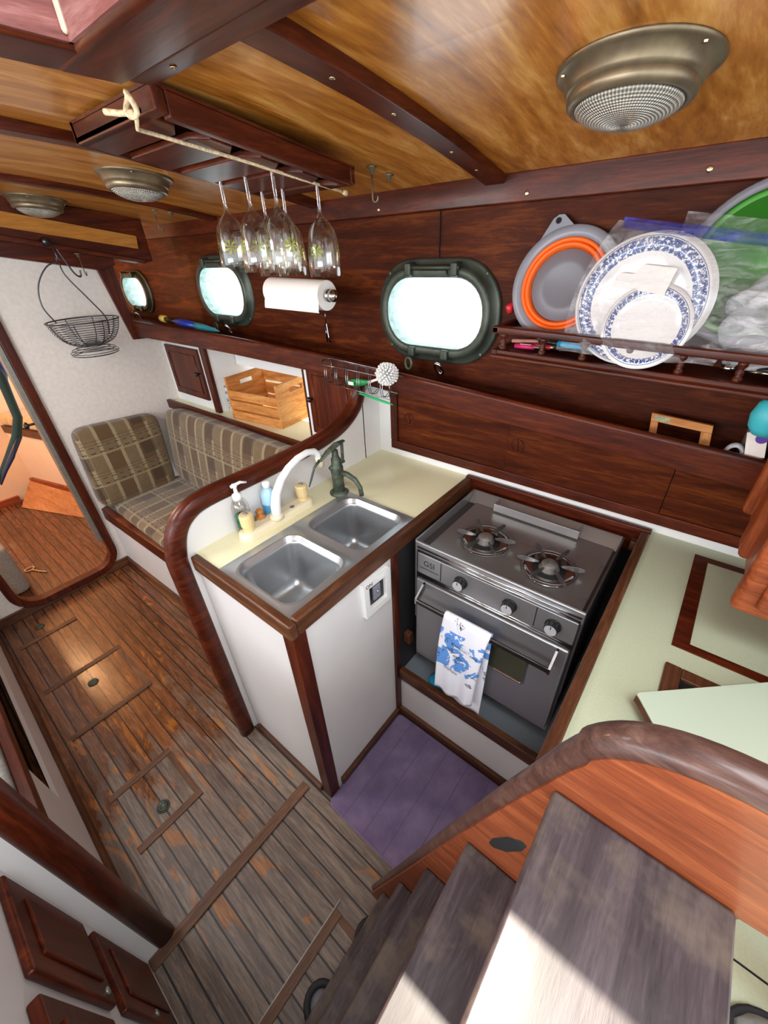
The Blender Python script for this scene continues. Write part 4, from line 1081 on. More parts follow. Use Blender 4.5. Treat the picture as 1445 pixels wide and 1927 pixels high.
obj('front_fiddle', G().box(X0, X1, Y0 - 0.002, Y0 + 0.004, ZP - 0.014, ZT - 0.006).tube([(X0, Y0 + 0.001, ZT - 0.006), (X1, Y0 + 0.001, ZT - 0.006)], 0.004, 8), M['stove'], t, smooth=False)
# control panel
cp = obj('control_panel', G().box(X0 + 0.012, X1 - 0.006, Y0 - 0.008, Y0 + 0.01, 0.772, 0.850), M['stove'], t, bevel=0.002)
for x in (-0.462, -0.176):
    obj('seam', G().box(x, x + 0.0025, Y0 - 0.0088, Y0 - 0.0078, 0.777, 0.846), M['dark'], cp)
for z in (0.855, 0.868):
    obj('ridge', G().tube([(X0 + 0.01, Y0 - 0.004, z), (X1 - 0.004, Y0 - 0.004, z)], 0.0035, 8), M['chrome'], t, smooth=True)
obj('lower_ridge', G().tube([(X0 + 0.01, Y0 - 0.006, 0.768), (X1 - 0.004, Y0 - 0.006, 0.768)], 0.004, 8).tube([(X0 + 0.01, Y0 - 0.004, 0.757), (X1 - 0.004, Y0 - 0.004, 0.757)], 0.004, 8), M['chrome'], t, smooth=True)
text('lettering', 'GSI', 0.028, M['ink'], cp, frame_m((-0.502, Y0 - 0.0083, 0.818), (1, 0, 0), (0, 0, 1)))
text('lettering', 'MANUFACTURING INC', 0.0065, M['ink'], cp, frame_m((-0.502, Y0 - 0.0083, 0.797), (1, 0, 0), (0, 0, 1)))
for x in (-0.392, -0.244, -0.128):
    g = G(); seg = 40
    prof = [(0.0205, 0), (0.0205, 0.004), (0.018, 0.005), (0.0175, 0.022)]
    rings = []
    for r, z in prof:
        rings.append([(x + (r - (0.0012 if k % 2 and z > 0.004 else 0)) * math.cos(2 * PI * k / seg), Y0 - 0.009 - z, 0.812 + (r - (0.0012 if k % 2 and z > 0.004 else 0)) * math.sin(2 * PI * k / seg)) for k in range(seg)])
    g.loft(rings)
    k = obj('control_knob', g, M['blackpl'], t)
    f_ = obj('knob_face', G().lathe([(0, 0), (0.0155, 0), (0.015, 0.0018), (0, 0.002)], (x, Y0 - 0.031, 0.812), (0, -1, 0), 28), M['knobface'], k, smooth=False)
    obj('pointer', G().box(x - 0.0012, x + 0.0012, Y0 - 0.0338, Y0 - 0.0325, 0.818, 0.827), M['bluepl'], k)
# oven door
obj('oven_door', G().box(X0 + 0.008, X1 - 0.006, Y0 - 0.012, Y0 + 0.008, 0.396, 0.748), M['stove'], t, bevel=0.006, seg=3)
wx0, wx1, wz0, wz1 = -0.35, -0.166, 0.535, 0.640
g = G()
def wr(d, y): return [(p[0], y, p[1]) for p in rr((wx0 + wx1) / 2, (wz0 + wz1) / 2, (wx1 - wx0) / 2 + d, (wz1 - wz0) / 2 + d, 0.012 + d, 5)]
g.loft([wr(0.006, Y0 - 0.012), wr(0.004, Y0 - 0.015), wr(0.0, Y0 - 0.015), wr(-0.002, Y0 - 0.0125)], False, False)
w_ = obj('oven_window', g, M['chrome'], t, smooth=False)
g = G(); g.bm.faces.new(g.verts(wr(-0.001, Y0 - 0.0128)))
obj('window_glass', g, M['window'], w_)
obj('bottom_flange', G().box(X0 + 0.008, X1 - 0.004, Y0 - 0.006, Y0 + 0.02, 0.378, 0.394), M['stove'], t)
obj('vent_slot', G().box(-0.30, -0.288, Y0 - 0.0068, Y0 - 0.0058, 0.383, 0.388), M['dark'], t)
# towel bar handle
obj('handle_bar', G().box(-0.516, -0.098, 0.738, 0.746, 0.694, 0.712), M['blackpl'], t, bevel=0.003)
obj('handle_strip', G().box(-0.514, -0.10, 0.7365, 0.7385, 0.709, 0.7135), M['chrome'], t)
for x in (-0.516, -0.104):
    obj('handle_bracket', G().prism([(0.736, 0.695), (0.748, 0.695), (0.79, 0.725), (0.79, 0.745), (0.778, 0.745), (0.736, 0.716)], 'x', x, x + 0.006), M['chrome'], t)
# burners
def burner(x, y):
    b = obj('burner', G().lathe([(0.0, 0.0), (0.026, 0.0), (0.028, 0.006), (0.022, 0.012), (0.022, 0.02), (0.018, 0.024), (0, 0.025)], (x, y, ZP), (0, 0, 1), 28), plain('burner_cap_%d' % int(-x * 1000), hx('6e6964'), 0.6, 0.5, noise=0.3, nscale=60), t, smooth=True)
    obj('drip_ring', G().lathe([(0.040, 0.0012), (0.052, 0.0016), (0.060, 0.006), (0.066, 0.006), (0.072, 0.001)], (x, y, ZP), (0, 0, 1), 40, False), M['chrome'], b, smooth=True)
    obj('drip_pan', G().lathe([(0, 0.0011), (0.045, 0.0011), (0.045, 0.0014), (0, 0.0014)], (x, y, ZP), (0, 0, 1), 32), M['dark'], b, smooth=True)
    gr = G().tube([(x + 0.072 * math.cos(a), y + 0.072 * math.sin(a), ZP + 0.010) for a in [i * PI / 20 for i in range(40)]], 0.0028, 8, True)
    g_ = obj('grate', gr, M['stoved'], t, smooth=True)
    for k in range(6):
        a = k * PI / 3 + 0.25
        ca, sa = math.cos(a), math.sin(a)
        R_ = Matrix.Translation((x, y, ZP)) @ Matrix.Rotation(a, 4, 'Z')
        h = G(); pr = [(0.028, 0.022), (0.05, 0.028), (0.078, 0.030), (0.088, 0.026), (0.088, 0.018), (0.072, 0.012), (0.045, 0.014), (0.03, 0.016)]
        A_ = [R_ @ Vector((p, -0.002, q)) for p, q in pr]; B_ = [R_ @ Vector((p, 0.002, q)) for p, q in pr]
        h.loft([A_, B_])
        obj('finger', h, M['stoved'], g_, bevel=0.0008)
burner(-0.398, 0.940); burner(-0.200, 0.930)

# tea towel over the handle
t = thing('tea_towel', (-0.34, 0.74, 0.72), 'white tea towel printed with a blue map, hanging on the oven handle', 'towel')
def tw(u, v):
    # u across, v down (front fall)
    z = 0.718 - 0.335 * v
    x = lerp(-0.408, -0.262, u) + lerp(0, -0.012, v) - 0.006 * math.sin(v * 3)
    x = lerp(x, lerp(-0.420, -0.284, u), v)
    y = 0.733 - 0.004 * math.sin(u * 7 + v * 2) * v - 0.012 * v + 0.006 * math.sin(u * 13) * v
    if v > 0.9: z -= 0.012 * math.sin(u * 4)
    return (x, y, z)
g = G()
def full(u, v):
    if v < 0.5: return tw(u, 1 - v * 2)
    w_ = (v - 0.5) * 2
    p = tw(u, 0)
    if w_ < 0.12:
        a = w_ / 0.12 * PI
        return (p[0], 0.742 - 0.009 * math.cos(a), 0.718 + 0.006 * math.sin(a))
    q = (w_ - 0.12) / 0.88
    return (p[0] + lerp(0, 0.008 - 0.0 * u, q) - 0.012 * q * u, 0.752 + 0.004 * math.sin(u * 9) * q - 0.006 * q, 0.718 - 0.385 * q - 0.01 * u * q)
g.grid(full, 24, 60)
obj('cloth', g, M['towel'], t, solid=0.003, smooth=True)
for body, p, sz in (('Bremerton', (-0.345, 0.7215, 0.625), 0.012), ('Olympia', (-0.365, 0.7155, 0.512), 0.014), ('Tacoma', (-0.292, 0.7165, 0.535), 0.009), ('Seattle', (-0.298, 0.7225, 0.615), 0.009)):
    text('lettering', body, sz, M['ink'], t, frame_m(p, (1, 0.0, -0.1), (0, 0.05, 1)), 0.0002)
for k, (x, z, w) in enumerate(((-0.372, 0.600, 0.034), (-0.345, 0.583, 0.034), (-0.30, 0.49, 0.022))):
    g = G(); n = 10
    y = 0.722 - (0.64 - z) * 0.05
    up = [(x + w * (i / n - 0.5), y, z + 0.005 * math.sin(PI * i / n) - 0.004 * (i / n)) for i in range(n + 1)]
    lo = [(x + w * (i / n - 0.5), y, z - 0.004 * math.sin(PI * i / n) - 0.004 * (i / n)) for i in range(n, -1, -1)]
    g.tube(up, 0.0007, 5).tube(lo, 0.0007, 5).tube([(x, y, z), (x + 0.004, y, z + 0.010), (x + 0.008, y, z)], 0.0007, 5)
    obj('fish_drawing', g, M['ink'], t)
g = G().lathe([(0, 0), (0.03, 0.002), (0.034, 0.012), (0.02, 0.02), (0, 0.022)], (-0.455, 0.80, 0.268), (0, 0, 1), 20)
tag(obj('blue_cloth', g, M['cyan'], smooth=True), 'small bright blue cloth lying beneath the stove behind the towel', 'cloth')

# ------------------------------------------------------------------ purple mat
g = G()
ring = rr(-0.33, 0.53, 0.262, 0.205, 0.02, 6)
g.loft([[(p[0], p[1], 0.001) for p in ring], [(p[0], p[1], 0.014) for p in ring], [(-0.33 + (p[0] + 0.33) * 0.97, 0.53 + (p[1] - 0.53) * 0.97, 0.020) for p in ring]])
t = obj('floor_mat', g, M['mat'], bevel=0.003)
tag(t, 'purple plush floor mat in front of the stove', 'mat')

# ------------------------------------------------------------------ companionway ladder
t = thing('companionway_ladder', (0.0, 0.0, 0), 'mahogany companionway ladder with grey worn treads and curved side', 'ladder')
YL = 0.238
for nx, z, d in ((0.002, 1.175, 0.145), (-0.071, 0.902, 0.165), (-0.137, 0.65, 0.165), (-0.205, 0.405, 0.165), (-0.268, 0.165, 0.165)):
    obj('tread', G().box(nx, nx + d, -0.26, YL, z - 0.028, z), stepw('y'), t, bevel=0.004)
side = [(-0.33, 0.0), (-0.305, 0.09), (-0.19, 0.52), (-0.10, 0.86), (-0.045, 1.06), (-0.012, 1.17), (0.008, 1.235), (0.03, 1.275), (0.06, 1.30), (0.10, 1.312), (0.15, 1.312), (0.22, 1.30), (0.32, 1.27), (0.32, 1.19), (0.15, 1.168), (0.143, 1.14), (0.12, 1.05), (0.06, 0.8), (-0.02, 0.5), (-0.10, 0.2), (-0.15, 0.0)]
LSM = wood('ladder_side_mahogany', hx('5a2a16'), hx('763a1f'), hx('93522e'), 'x', 0.45, 0.1, sc=1.6)
# rounded weathered edge along the top of the board
edge = [Vector(p) for p in side[:13]]
sm2 = []
for q in range(len(edge) - 1):
    p0, p1, p2, p3 = [edge[max(0, min(len(edge) - 1, q + d))] for d in (-1, 0, 1, 2)]
    for k in range(4):
        u = k / 4; sm2.append(0.5 * ((2 * p1) + (-p0 + p2) * u + (2 * p0 - 5 * p1 + 4 * p2 - p3) * u * u + (-p0 + 3 * p1 - 3 * p2 + p3) * u ** 3))
sm2.append(edge[-1])
obj('side_board', G().prism([(p.x + (0.004 if p.y < 1.25 else 0), p.y - 0.008) if i_ else (-0.325, 0.0) for i_, p in enumerate(sm2)] + side[13:], 'y', YL, YL + 0.030), LSM, t)
obj('rounded_edge', G().tube([(p.x + (0.004 if p.y < 1.25 else 0), YL + 0.017, p.y - 0.006) for p in sm2], [lerp(0.008, 0.0165, min(1, i_ / (len(sm2) * 0.6))) for i_ in range(len(sm2))], 14, up=(0, 1, 0)), wood('weathered_edge', hx('33201a'), hx('4a322b'), hx('60483e'), 'x', 0.42, 0.15, sc=1.8), t, smooth=True, label='greyed rounded top edge')
g = G().tube([(-0.040, YL + 0.001, 0.945), (-0.030, YL + 0.001, 0.965), (-0.014, YL + 0.001, 1.00), (-0.004, YL + 0.001, 1.02)], [0.009, 0.014, 0.014, 0.009], 12, flat=0.12, up=(0, 1, 0))
obj('hand_slot', g, M['dark'], t, smooth=True)
obj('side_board', G().prism(side, 'y', -0.29, -0.26), LSM, t, bevel=0.010, seg=4)
obj('top_mount', G().prism([(0.16, 1.17), (0.24, 1.17), (0.33, 0.91), (0.30, 0.91)], 'y', 0.30, 0.322), mah('z'), t, bevel=0.004)

# engine box top beside the ladder
t = thing('engine_box', (0.4, 0.1, 0), 'cream topped engine box behind the ladder with a dark seam', 'engine box')
obj('box_top', G().box(0.15, 1.0, -0.24, 0.329, 0.88, ZC), M['cream2'], t)
obj('box_side', G().box(0.16, 1.0, -0.23, 0.325, 0.0, 0.88), M['white'], t)
obj('seam', G().prism([(0.16, 0.340 - 0.0), (0.166, 0.340), (0.42, 0.30), (0.42, 0.294)], 'z', ZC, ZC + 0.001) if False else G().box(0.15, 1.0, 0.3292, 0.3318, 0.88, ZC - 0.001), M['dark'], t)
t = thing('deck_shoe', (0.26, 0.27, 0.88), 'grey shoe with dark trim at the bottom right corner', 'shoe')
RMs = Matrix.Translation((0.264, 0.280, ZC)) @ Matrix.Rotation(math.radians(-75), 4, 'Z')
rings = []
for xx, w, h in ((-0.01, 0.018, 0.012), (0.0, 0.032, 0.03), (0.03, 0.040, 0.042), (0.07, 0.042, 0.05), (0.13, 0.036, 0.065), (0.2, 0.034, 0.08), (0.24, 0.03, 0.08), (0.25, 0.02, 0.07)):
    rings.append([RMs @ Vector((xx, w * math.cos(a), 0.012 + max(0, h * math.sin(a)))) for a in [i * PI / 10 for i in range(20)]])
obj('upper', G().loft(rings), M['greyc'], t, smooth=True)
so = [RMs @ Vector((x, y, 0)) for x, y in rr(0.12, 0, 0.14, 0.047, 0.044, 6)]
obj('sole', G().loft([[(p.x, p.y, ZC + 0.001) for p in so], [(p.x, p.y, ZC + 0.014) for p in so]]), M['rubber'], t, bevel=0.003)

# ------------------------------------------------------------------ cabinet with stepped mahogany edges at the right
t = thing('side_cabinet', (0.35, 1.0, 1.05), 'mahogany cabinet with orange light in its colour and stepped rounded edges at the right edge of the picture', 'cabinet')
obj('carcass', G().box(0.160, 0.7, 0.82, 1.265, 1.06, 1.40), mah_lit('z'), t, bevel=0.004)
obj('door_front', G().box(0.145, 0.7, 0.785, 0.82, 1.05, 1.42), mah_lit('x'), t, bevel=0.012, seg=4)
obj('door_panel', G().box(0.175, 0.66, 0.774, 0.787, 1.075, 1.39), mah_lit('x'), t, bevel=0.010, seg=3)
obj('inner_frame', G().box(0.146, 0.7, 0.96, 1.03, 1.052, 1.40), mah_lit('z'), t, bevel=0.012, seg=3)
obj('inner_frame', G().box(0.140, 0.7, 1.13, 1.17, 1.068, 1.36), mah_lit('z'), t, bevel=0.012, seg=3)

# ------------------------------------------------------------------ PLATE RACK
def pz(x): return interp([(-0.53, 1.350), (0.6, 1.318)], x)[0]
t = thing('plate_rack', (-0.1, 1.2, 1.34), 'mahogany galley rack with turned spindles holding the plates', 'rack')
def psec(x): z = pz(x); return [(1.14, z + 0.008), (side_y(x), z + 0.008), (side_y(x), z + 0.02), (1.14, z + 0.02)]
K = lambda n, g, m, bevel=0: obj(n, g, m, t, bevel=bevel)
along('shelf_board', -0.525, 0.138, 6, psec, mah('x'), kind=K)
along('front_moulding', -0.53, 0.138, 6, lambda x: [(1.126, pz(x)), (1.15, pz(x) - 0.006), (1.15, pz(x) + 0.022), (1.134, pz(x) + 0.022), (1.132, pz(x) + 0.012), (1.126, pz(x) + 0.008)], mah('x'), 0.002, kind=K)
along('top_rail', -0.535, 0.138, 6, lambda x: [(1.132, pz(x) + 0.063), (1.158, pz(x) + 0.063), (1.158, pz(x) + 0.082), (1.132, pz(x) + 0.082)], mah('x'), 0.004, kind=K)
obj('end_rail', G().box(-0.535, -0.515, 1.132, side_y(-0.5), pz(-0.53) + 0.063, pz(-0.53) + 0.082), mah('y'), t, bevel=0.004)
obj('end_moulding', G().box(-0.53, -0.515, 1.13, side_y(-0.5), pz(-0.53) - 0.004, pz(-0.53) + 0.022), mah('y'), t, bevel=0.002)
for x in (-0.503, -0.392, -0.288, -0.185, -0.078, 0.030, 0.125):
    z = pz(x) + 0.021
    g = G().lathe([(0.008, 0), (0.0095, 0.003), (0.0095, 0.010), (0.006, 0.013), (0.0085, 0.018), (0.0065, 0.024), (0.005, 0.028), (0.0095, 0.034), (0.0095, 0.040), (0.008, 0.044)], (x, 1.145, z), (0, 0, 1), 16)
    obj('spindle', g, mah('z'), t, smooth=True)

def disc(name, c, nrm, prof, mat, parent=None, seg=64, **kw):
    """lathe whose local z is the disc axis, so radial materials line up"""
    g = G().lathe(prof, (0, 0, 0), (0, 0, 1), seg)
    bm = g.bm; bmesh.ops.recalc_face_normals(bm, faces=bm.faces)
    me = bpy.data.meshes.new(name); bm.to_mesh(me); bm.free(); me.materials.append(mat)
    for p in me.polygons: p.use_smooth = True
    o = bpy.data.objects.new(name, me); COL.objects.link(o)
    q = Vector((0, 0, 1)).rotation_difference(Vector(nrm).normalized())
    o.rotation_mode = 'QUATERNION'; o.rotation_quaternion = q
    if parent is not None: o.parent = parent; o.location = Vector(c) - WP[parent.name]
    else: o.location = c
    WP[o.name] = Vector(c)
    return o
def plate_prof(R, h): return [(0, 0.0), (R * 0.62, 0.0), (R * 0.70, 0.002), (R * 0.80, h * 0.7), (R, h), (R * 1.0, h + 0.002), (R * 0.79, h * 0.7 + 0.0035), (R * 0.69, 0.0055), (R * 0.6, 0.003), (0, 0.003)]
NP = Vector((-0.02, -1, 0.10)).normalized()
base_c = Vector((-0.200, 1.180, 1.496))
for k in range(5):
    c = base_c - NP * (0.0045 * k) + Vector((0.002 * k, 0, 0.001 * k))
    lab = 'front dinner plate of the stack, white with blue floral rim' if k == 0 else ['', 'second dinner plate from the front of the bagged stack', 'middle dinner plate of the bagged stack', 'fourth dinner plate, only its rim showing behind the others', 'rearmost dinner plate of the bagged stack, nearest the wall'][k]
    tag(disc('dinner_plate', c, NP, plate_prof(0.134, 0.014), M['plate_big']), lab, 'plate', 'dinner plates in the plastic bag')
NS = Vector((0.02, -1, 0.30)).normalized()
c1 = Vector((-0.170, 1.158, 1.448))
for k in range(3):
    c = c1 - NS * (0.005 * k)
    tag(disc('side_plate', c, NS, plate_prof(0.090, 0.010), M['plate_small']), ['small side plate with blue rim in front of the dinner plates', 'second side plate, its rim showing behind the front one', 'third side plate, nearest the dinner plates'][k], 'plate', 'side plates in the plastic bag')
g = G().grid(lambda u, v: (-0.262 + 0.11 * u + 0.01 * v, 1.1655 + 0.004 * math.sin(5 * u) - 0.002 * v, 1.527 + 0.05 * v - 0.012 * u - (0.02 if u < 0.35 and v > 0.5 else 0)), 8, 6)
tag(obj('paper_slip', g, M['paper'], solid=0.001), 'plain white paper slip lying against the front dinner plate', 'paper')
# zip bag round the plates
t = thing('zip_bag', (-0.15, 1.14, 1.40), 'clear plastic zip bag with blue seal wrapped around the plates', 'bag')
def bagp(u, v):
    x = lerp(lerp(-0.345, -0.275, v ** 3), lerp(-0.02, 0.05, v), u); z = lerp(1.385, 1.655, v)
    z -= 0.055 * u * v
    y = 1.122 + 0.02 * math.sin(u * 9 + v * 4) * 0.4 + 0.03 * v + 0.006 * math.sin(23 * u + 11 * v) + 0.05 * abs(u - 0.45) ** 2
    return (x, y, z)
obj('film', G().grid(bagp, 30, 24), M['film'], t, smooth=True)
obj('zip_seal', G().grid(lambda u, v: (lambda p: (p[0], p[1] - 0.003, p[2] + 0.02 * v))(bagp(0.06 + 0.94 * u, 0.955)), 30, 3), M['filmblue'], t, smooth=True, label='blue zip seal')
obj('open_top', G().grid(lambda u, v: (lambda p: (p[0] + 0.01, p[1] + 0.02 * v, p[2] + 0.035 * v))(bagp(0.35 + 0.55 * u, 0.97)), 20, 4), M['film'], t, smooth=True)
t = thing('plastic_bag', (0.1, 1.15, 1.36), 'milky crumpled plastic bag with blue top at the right end of the plate rack', 'bag')
def bag2(u, v):
    a = u * 2 * PI
    w = [0.085, 0.10, 0.105, 0.10, 0.09, 0.06][min(5, int(v * 5.99))]; 
    w = interp([(0, 0.08), (0.2, 0.11), (0.6, 0.11), (0.85, 0.075), (1, 0.05)], v)[0]
    cr = 1 + 0.08 * math.sin(5 * a + 9 * v) + 0.05 * math.sin(11 * a - 14 * v)
    return (0.098 + w * 1.2 * cr * math.cos(a) + 0.02 * v, 1.212 + 0.042 * cr * math.sin(a), 1.375 + 0.225 * v)
obj('bag_body', G().grid(bag2, 40, 20), M['milky'], t, smooth=True)
g = G().lathe([(0, 0), (0.045, 0.0), (0.048, 0.05), (0.048, 0.09), (0.04, 0.10), (0, 0.10)], (0.10, 1.215, 1.375), (0, 0, 1), 24)
obj('white_contents', g, plain('pale_blue_contents', hx('cfdcea'), 0.5), t, smooth=True)
obj('blue_top', G().grid(lambda u, v: (lambda p: (p[0], p[1] - 0.002, p[2]))(bag2(u, 0.9 + 0.12 * v)), 40, 3), M['filmblue'], t, smooth=True)

# grey and orange collapsible colander
NC = Vector((0.02, -1, 0.22)).normalized()
cc = Vector((-0.392, 1.232, 1.522))
t = thing('collapsible_colander', cc, 'grey and orange collapsible colander standing at the left end of the rack', 'colander')
R_ = 0.132
disc('outer_rim', cc, NC, [(R_, 0), (R_ + 0.003, 0.006), (R_, 0.014), (R_ * 0.90, 0.017), (R_ * 0.80, 0.012), (R_ * 0.78, 0.004), (R_ * 0.80, -0.004), (R_ * 0.92, -0.004)], M['greypl'], t)
disc('back_wall', cc - NC * 0.004, NC, [(0, 0), (R_ * 0.9, 0), (R_ * 0.9, 0.003), (0, 0.003)], M['greypl2'], t)
for rr0 in (0.78, 0.70):
    disc('orange_fold', cc, NC, [(R_ * (rr0 + 0.03), 0.004), (R_ * (rr0 + 0.025), 0.017), (R_ * (rr0 - 0.02), 0.019), (R_ * (rr0 - 0.05), 0.012), (R_ * (rr0 - 0.05), 0.002)], M['orange'], t)
disc('inner_base', cc, NC, [(0, 0.006), (R_ * 0.36, 0.006), (R_ * 0.40, 0.009), (R_ * 0.44, 0.007), (R_ * 0.62, 0.006), (R_ * 0.64, 0.001), (0, 0.001)], M['greypl2'], t)
ux = Vector((1, 0, 0)); uz = NC.cross(ux).normalized() * -1
uz = Vector((0, 0.2, 1)).normalized()
def CP(a, b, d=0.0): return cc + ux * a + uz * b + NC * d
g = G(); A_ = [CP(-0.095, 0.085, 0.004), CP(-0.062, 0.148, 0.004), CP(-0.050, 0.156, 0.004), CP(-0.036, 0.156, 0.004), CP(0.005, 0.122, 0.004)]
B_ = [p + NC * 0.005 for p in A_]; g.loft([A_, B_])
h_ = obj('hanging_tab', g, M['greypl'], t, bevel=0.001)
g = G(); c_ = CP(-0.048, 0.143, 0.0095)
g.lathe([(0, 0), (0.007, 0), (0.007, 0.0006), (0, 0.0006)], c_, NC, 16)
obj('tab_hole', g, M['dark'], h_)
g = G().tube([CP(-0.128, -0.045, 0.0), CP(-0.138, -0.055, 0.0), CP(-0.132, -0.07, 0.0)], [0.008, 0.012, 0.008], 10)
obj('red_tab', g, M['red'], t, smooth=True, label='small red tab')
# green strainer behind
NG = Vector((-0.05, -1, 0.12)).normalized(); gc = Vector((0.0, 1.235, 1.565))
t = thing('green_strainer', gc, 'large green collapsible strainer standing behind the bagged plates', 'strainer')
disc('grey_rim', gc, NG, [(0.150, 0), (0.154, 0.006), (0.150, 0.012), (0.136, 0.012), (0.134, 0.004), (0.14, 0)], M['greypl2'], t)
disc('green_bowl', gc, NG, [(0.136, 0.007), (0.128, 0.009), (0.100, -0.002), (0.098, -0.006), (0.136, 0.0)], M['greenpl'], t)
disc('green_base', gc, NG, [(0, -0.004), (0.100, -0.004), (0.10, -0.002), (0, -0.002)], M['greendk'], t)
gx = Vector((1, -0.05, 0)).normalized(); gz = gx.cross(NG) * 1.0
if gz.z < 0: gz = -gz
g = G()
for k in range(28):
    a = 2 * PI * k / 28
    c_ = gc + gx * 0.115 * math.cos(a) + gz * 0.115 * math.sin(a) + NG * 0.0045
    g.lathe([(0, 0), (0.0028, 0), (0.0025, 0.0008), (0, 0.0008)], c_, NG, 8)
obj('drain_holes', g, M['dark'], t)
# small things on the plate rack floor
def lighter(p, d, mat, label, name='lighter', cat='lighter'):
    p = Vector(p); d = Vector(d).normalized()
    t = thing(name, p, label, cat)
    obj('body', G().tube([p, p + d * 0.055], 0.009, 14, flat=0.7, up=(0, 0, 1)), mat, t, smooth=True)
    obj('metal_cap', G().tube([p + d * 0.055, p + d * 0.072], 0.009, 12, flat=0.8, up=(0, 0, 1)), M['chrome'], t, smooth=False)
    obj('wheel', G().cyl(p + d * 0.074 - Vector((0, 0.005, -0.003)), p + d * 0.074 + Vector((0, 0.005, 0.003)), 0.005, seg=12), M['wired'], t)
    return t
lt = lighter((-0.475, 1.165, 1.380), (1, 0.05, 0), M['pink'], 'pink lighter lying in the rack behind the first spindles')
obj('sticker', G().box(-0.46, -0.43, 1.158, 1.166, 1.3865, 1.3872), M['paper'], lt)
lighter((-0.435, 1.195, 1.380), (1, -0.18, 0), M['red'], 'red lighter lying beside the pink one in the rack')
t = thing('utility_knife', (-0.42, 1.23, 1.38), 'salmon and cyan handled knife lying along the rack under the colander', 'knife')
obj('blade_sheath', G().tube([(-0.50, 1.20, 1.385), (-0.42, 1.21, 1.388)], [0.008, 0.010], 12, flat=0.6, up=(0, 0, 1)), M['salmon'], t, smooth=True)
obj('black_collar', G().tube([(-0.42, 1.20, 1.392), (-0.36, 1.19, 1.392)], [0.010, 0.013], 12, flat=0.6, up=(0, 0, 1)), M['blackpl'], t, smooth=True)
obj('handle', G().tube([(-0.365, 1.19, 1.392), (-0.32, 1.185, 1.390), (-0.26, 1.18, 1.385)], [0.014, 0.013, 0.006], 12, flat=0.6, up=(0, 0, 1)), M['cyan'], t, smooth=True)
t = thing('folding_corkscrew', (0.06, 1.18, 1.365), 'black handled pocket tool with chrome end lying at the right of the rack', 'tool')
obj('handle', G().tube([(0.02, 1.185, 1.376), (0.10, 1.18, 1.380), (0.17, 1.175, 1.380)], [0.009, 0.013, 0.012], 12, flat=0.7, up=(0, 0, 1)), M['blackpl'], t, smooth=True)
obj('chrome_end', G().tube([(-0.005, 1.187, 1.372), (0.02, 1.185, 1.375)], [0.006, 0.008], 10), M['chrome'], t, smooth=True)
obj('chrome_edge', G().tube([(0.045, 1.168, 1.374), (0.14, 1.162, 1.375)], 0.0035, 8), M['chrome'], t, smooth=True)

# things standing on the long shelf
t = thing('picture_frame', (-0.04, 1.25, 1.15), 'bare wooden picture frame seen from the back, leaning on the shelf wall', 'picture frame')
FM = lambda a, b, d=0.0: Vector((lerp(-0.108, 0.026, a) + 0.02 * (1 - b) , 1.235 - 0.035 * (1 - b) - d, lerp(1.125, 1.238, b) - 0.008 * a))
def fbar(a0, a1, b0, b1):
    q = [FM(a0, b0), FM(a1, b0), FM(a1, b1), FM(a0, b1)]
    return G().loft([q, [p + Vector((0, -0.01, 0)) for p in q]])
for nm, a in (('top_bar', (0, 1, 0.84, 1.0)), ('left_bar', (0, 0.13, 0, 0.84)), ('right_bar', (0.83, 1, 0, 0.84)), ('bottom_bar', (0.13, 0.83, 0, 0.1))):
    obj(nm, fbar(*a), pine('x') if 'top' in nm else pine('z'), t, bevel=0.001)
q = [FM(0.06, 0.87, 0.0108), FM(0.32, 0.87, 0.0108), FM(0.32, 0.97, 0.0108), FM(0.06, 0.97, 0.0108)]
g = G(); g.bm.faces.new(g.verts(q)); obj('sticker', g, M['label'], t, solid=0.0004)
g = G().lathe([(0.028, 0), (0.026, 0.01), (0.018, 0.022), (0.006, 0.028), (0.006, 0.034), (0.010, 0.036), (0.009, 0.042), (0, 0.043)], (-0.02, 1.185, 1.152), (0, 0, 1), 28)
tag(obj('pot_lid', g, M['chrome'], smooth=True), 'small shiny chrome lid lying in front of the wooden picture frame', 'lid')
g = G().tube([(0.02, 1.19, 1.162), (0.06, 1.185, 1.164), (0.11, 1.18, 1.160)], [0.006, 0.006, 0.003], 8)
tag(obj('black_pen', g, M['blackpl'], smooth=True), 'black pen lying on the shelf between picture frame and card', 'pen')
g = G().tube([(0.082 + 0.016 * math.cos(a), 1.19, 1.185 + 0.022 * math.sin(a)) for a in [i * PI / 10 for i in range(20)]], 0.005, 8, True, flat=2.2, up=(0, 1, 0))
tag(obj('tape_ring', g, M['milky'], smooth=True), 'clear plastic loop standing on the shelf beside the small card', 'plastic loop')
t = thing('printed_card', (0.12, 1.175, 1.19), 'small white card with purple print at the right end of the shelf', 'card')
RMc = Matrix.Translation((0.102, 1.17, 1.188)) @ Matrix.Rotation(math.radians(-14), 4, 'Y')
obj('card', G().box(0, 0.035, 0, 0.006, 0, 0.06, RMc), M['paper'], t)
obj('purple_spot', G().lathe([(0, 0), (0.011, 0), (0.011, 0.001), (0, 0.001)], RMc @ Vector((0.026, -0.0002, 0.045)), (0, -1, 0), 20), M['purple'], t)
g = G().box(0.09, 0.14, 1.20, 1.25, 1.14, 1.36)
tag(obj('grey_pouch', g, plain('grey_pouch_fabric', hx('4e4a4a'), 0.7), bevel=0.015, seg=3), 'dark grey upright pouch at the end of the shelf under the rack', 'pouch')
g = G().lathe([(0, 0), (0.02, 0.004), (0.032, 0.02), (0.036, 0.045), (0.030, 0.07), (0.018, 0.082), (0, 0.085)], (0.112, 1.15, 1.25), (0, 0, 1), 24)
tag(obj('turquoise_bottle', g, M['tealb'], smooth=True), 'turquoise rounded object at the extreme right edge under the rack', 'bottle')

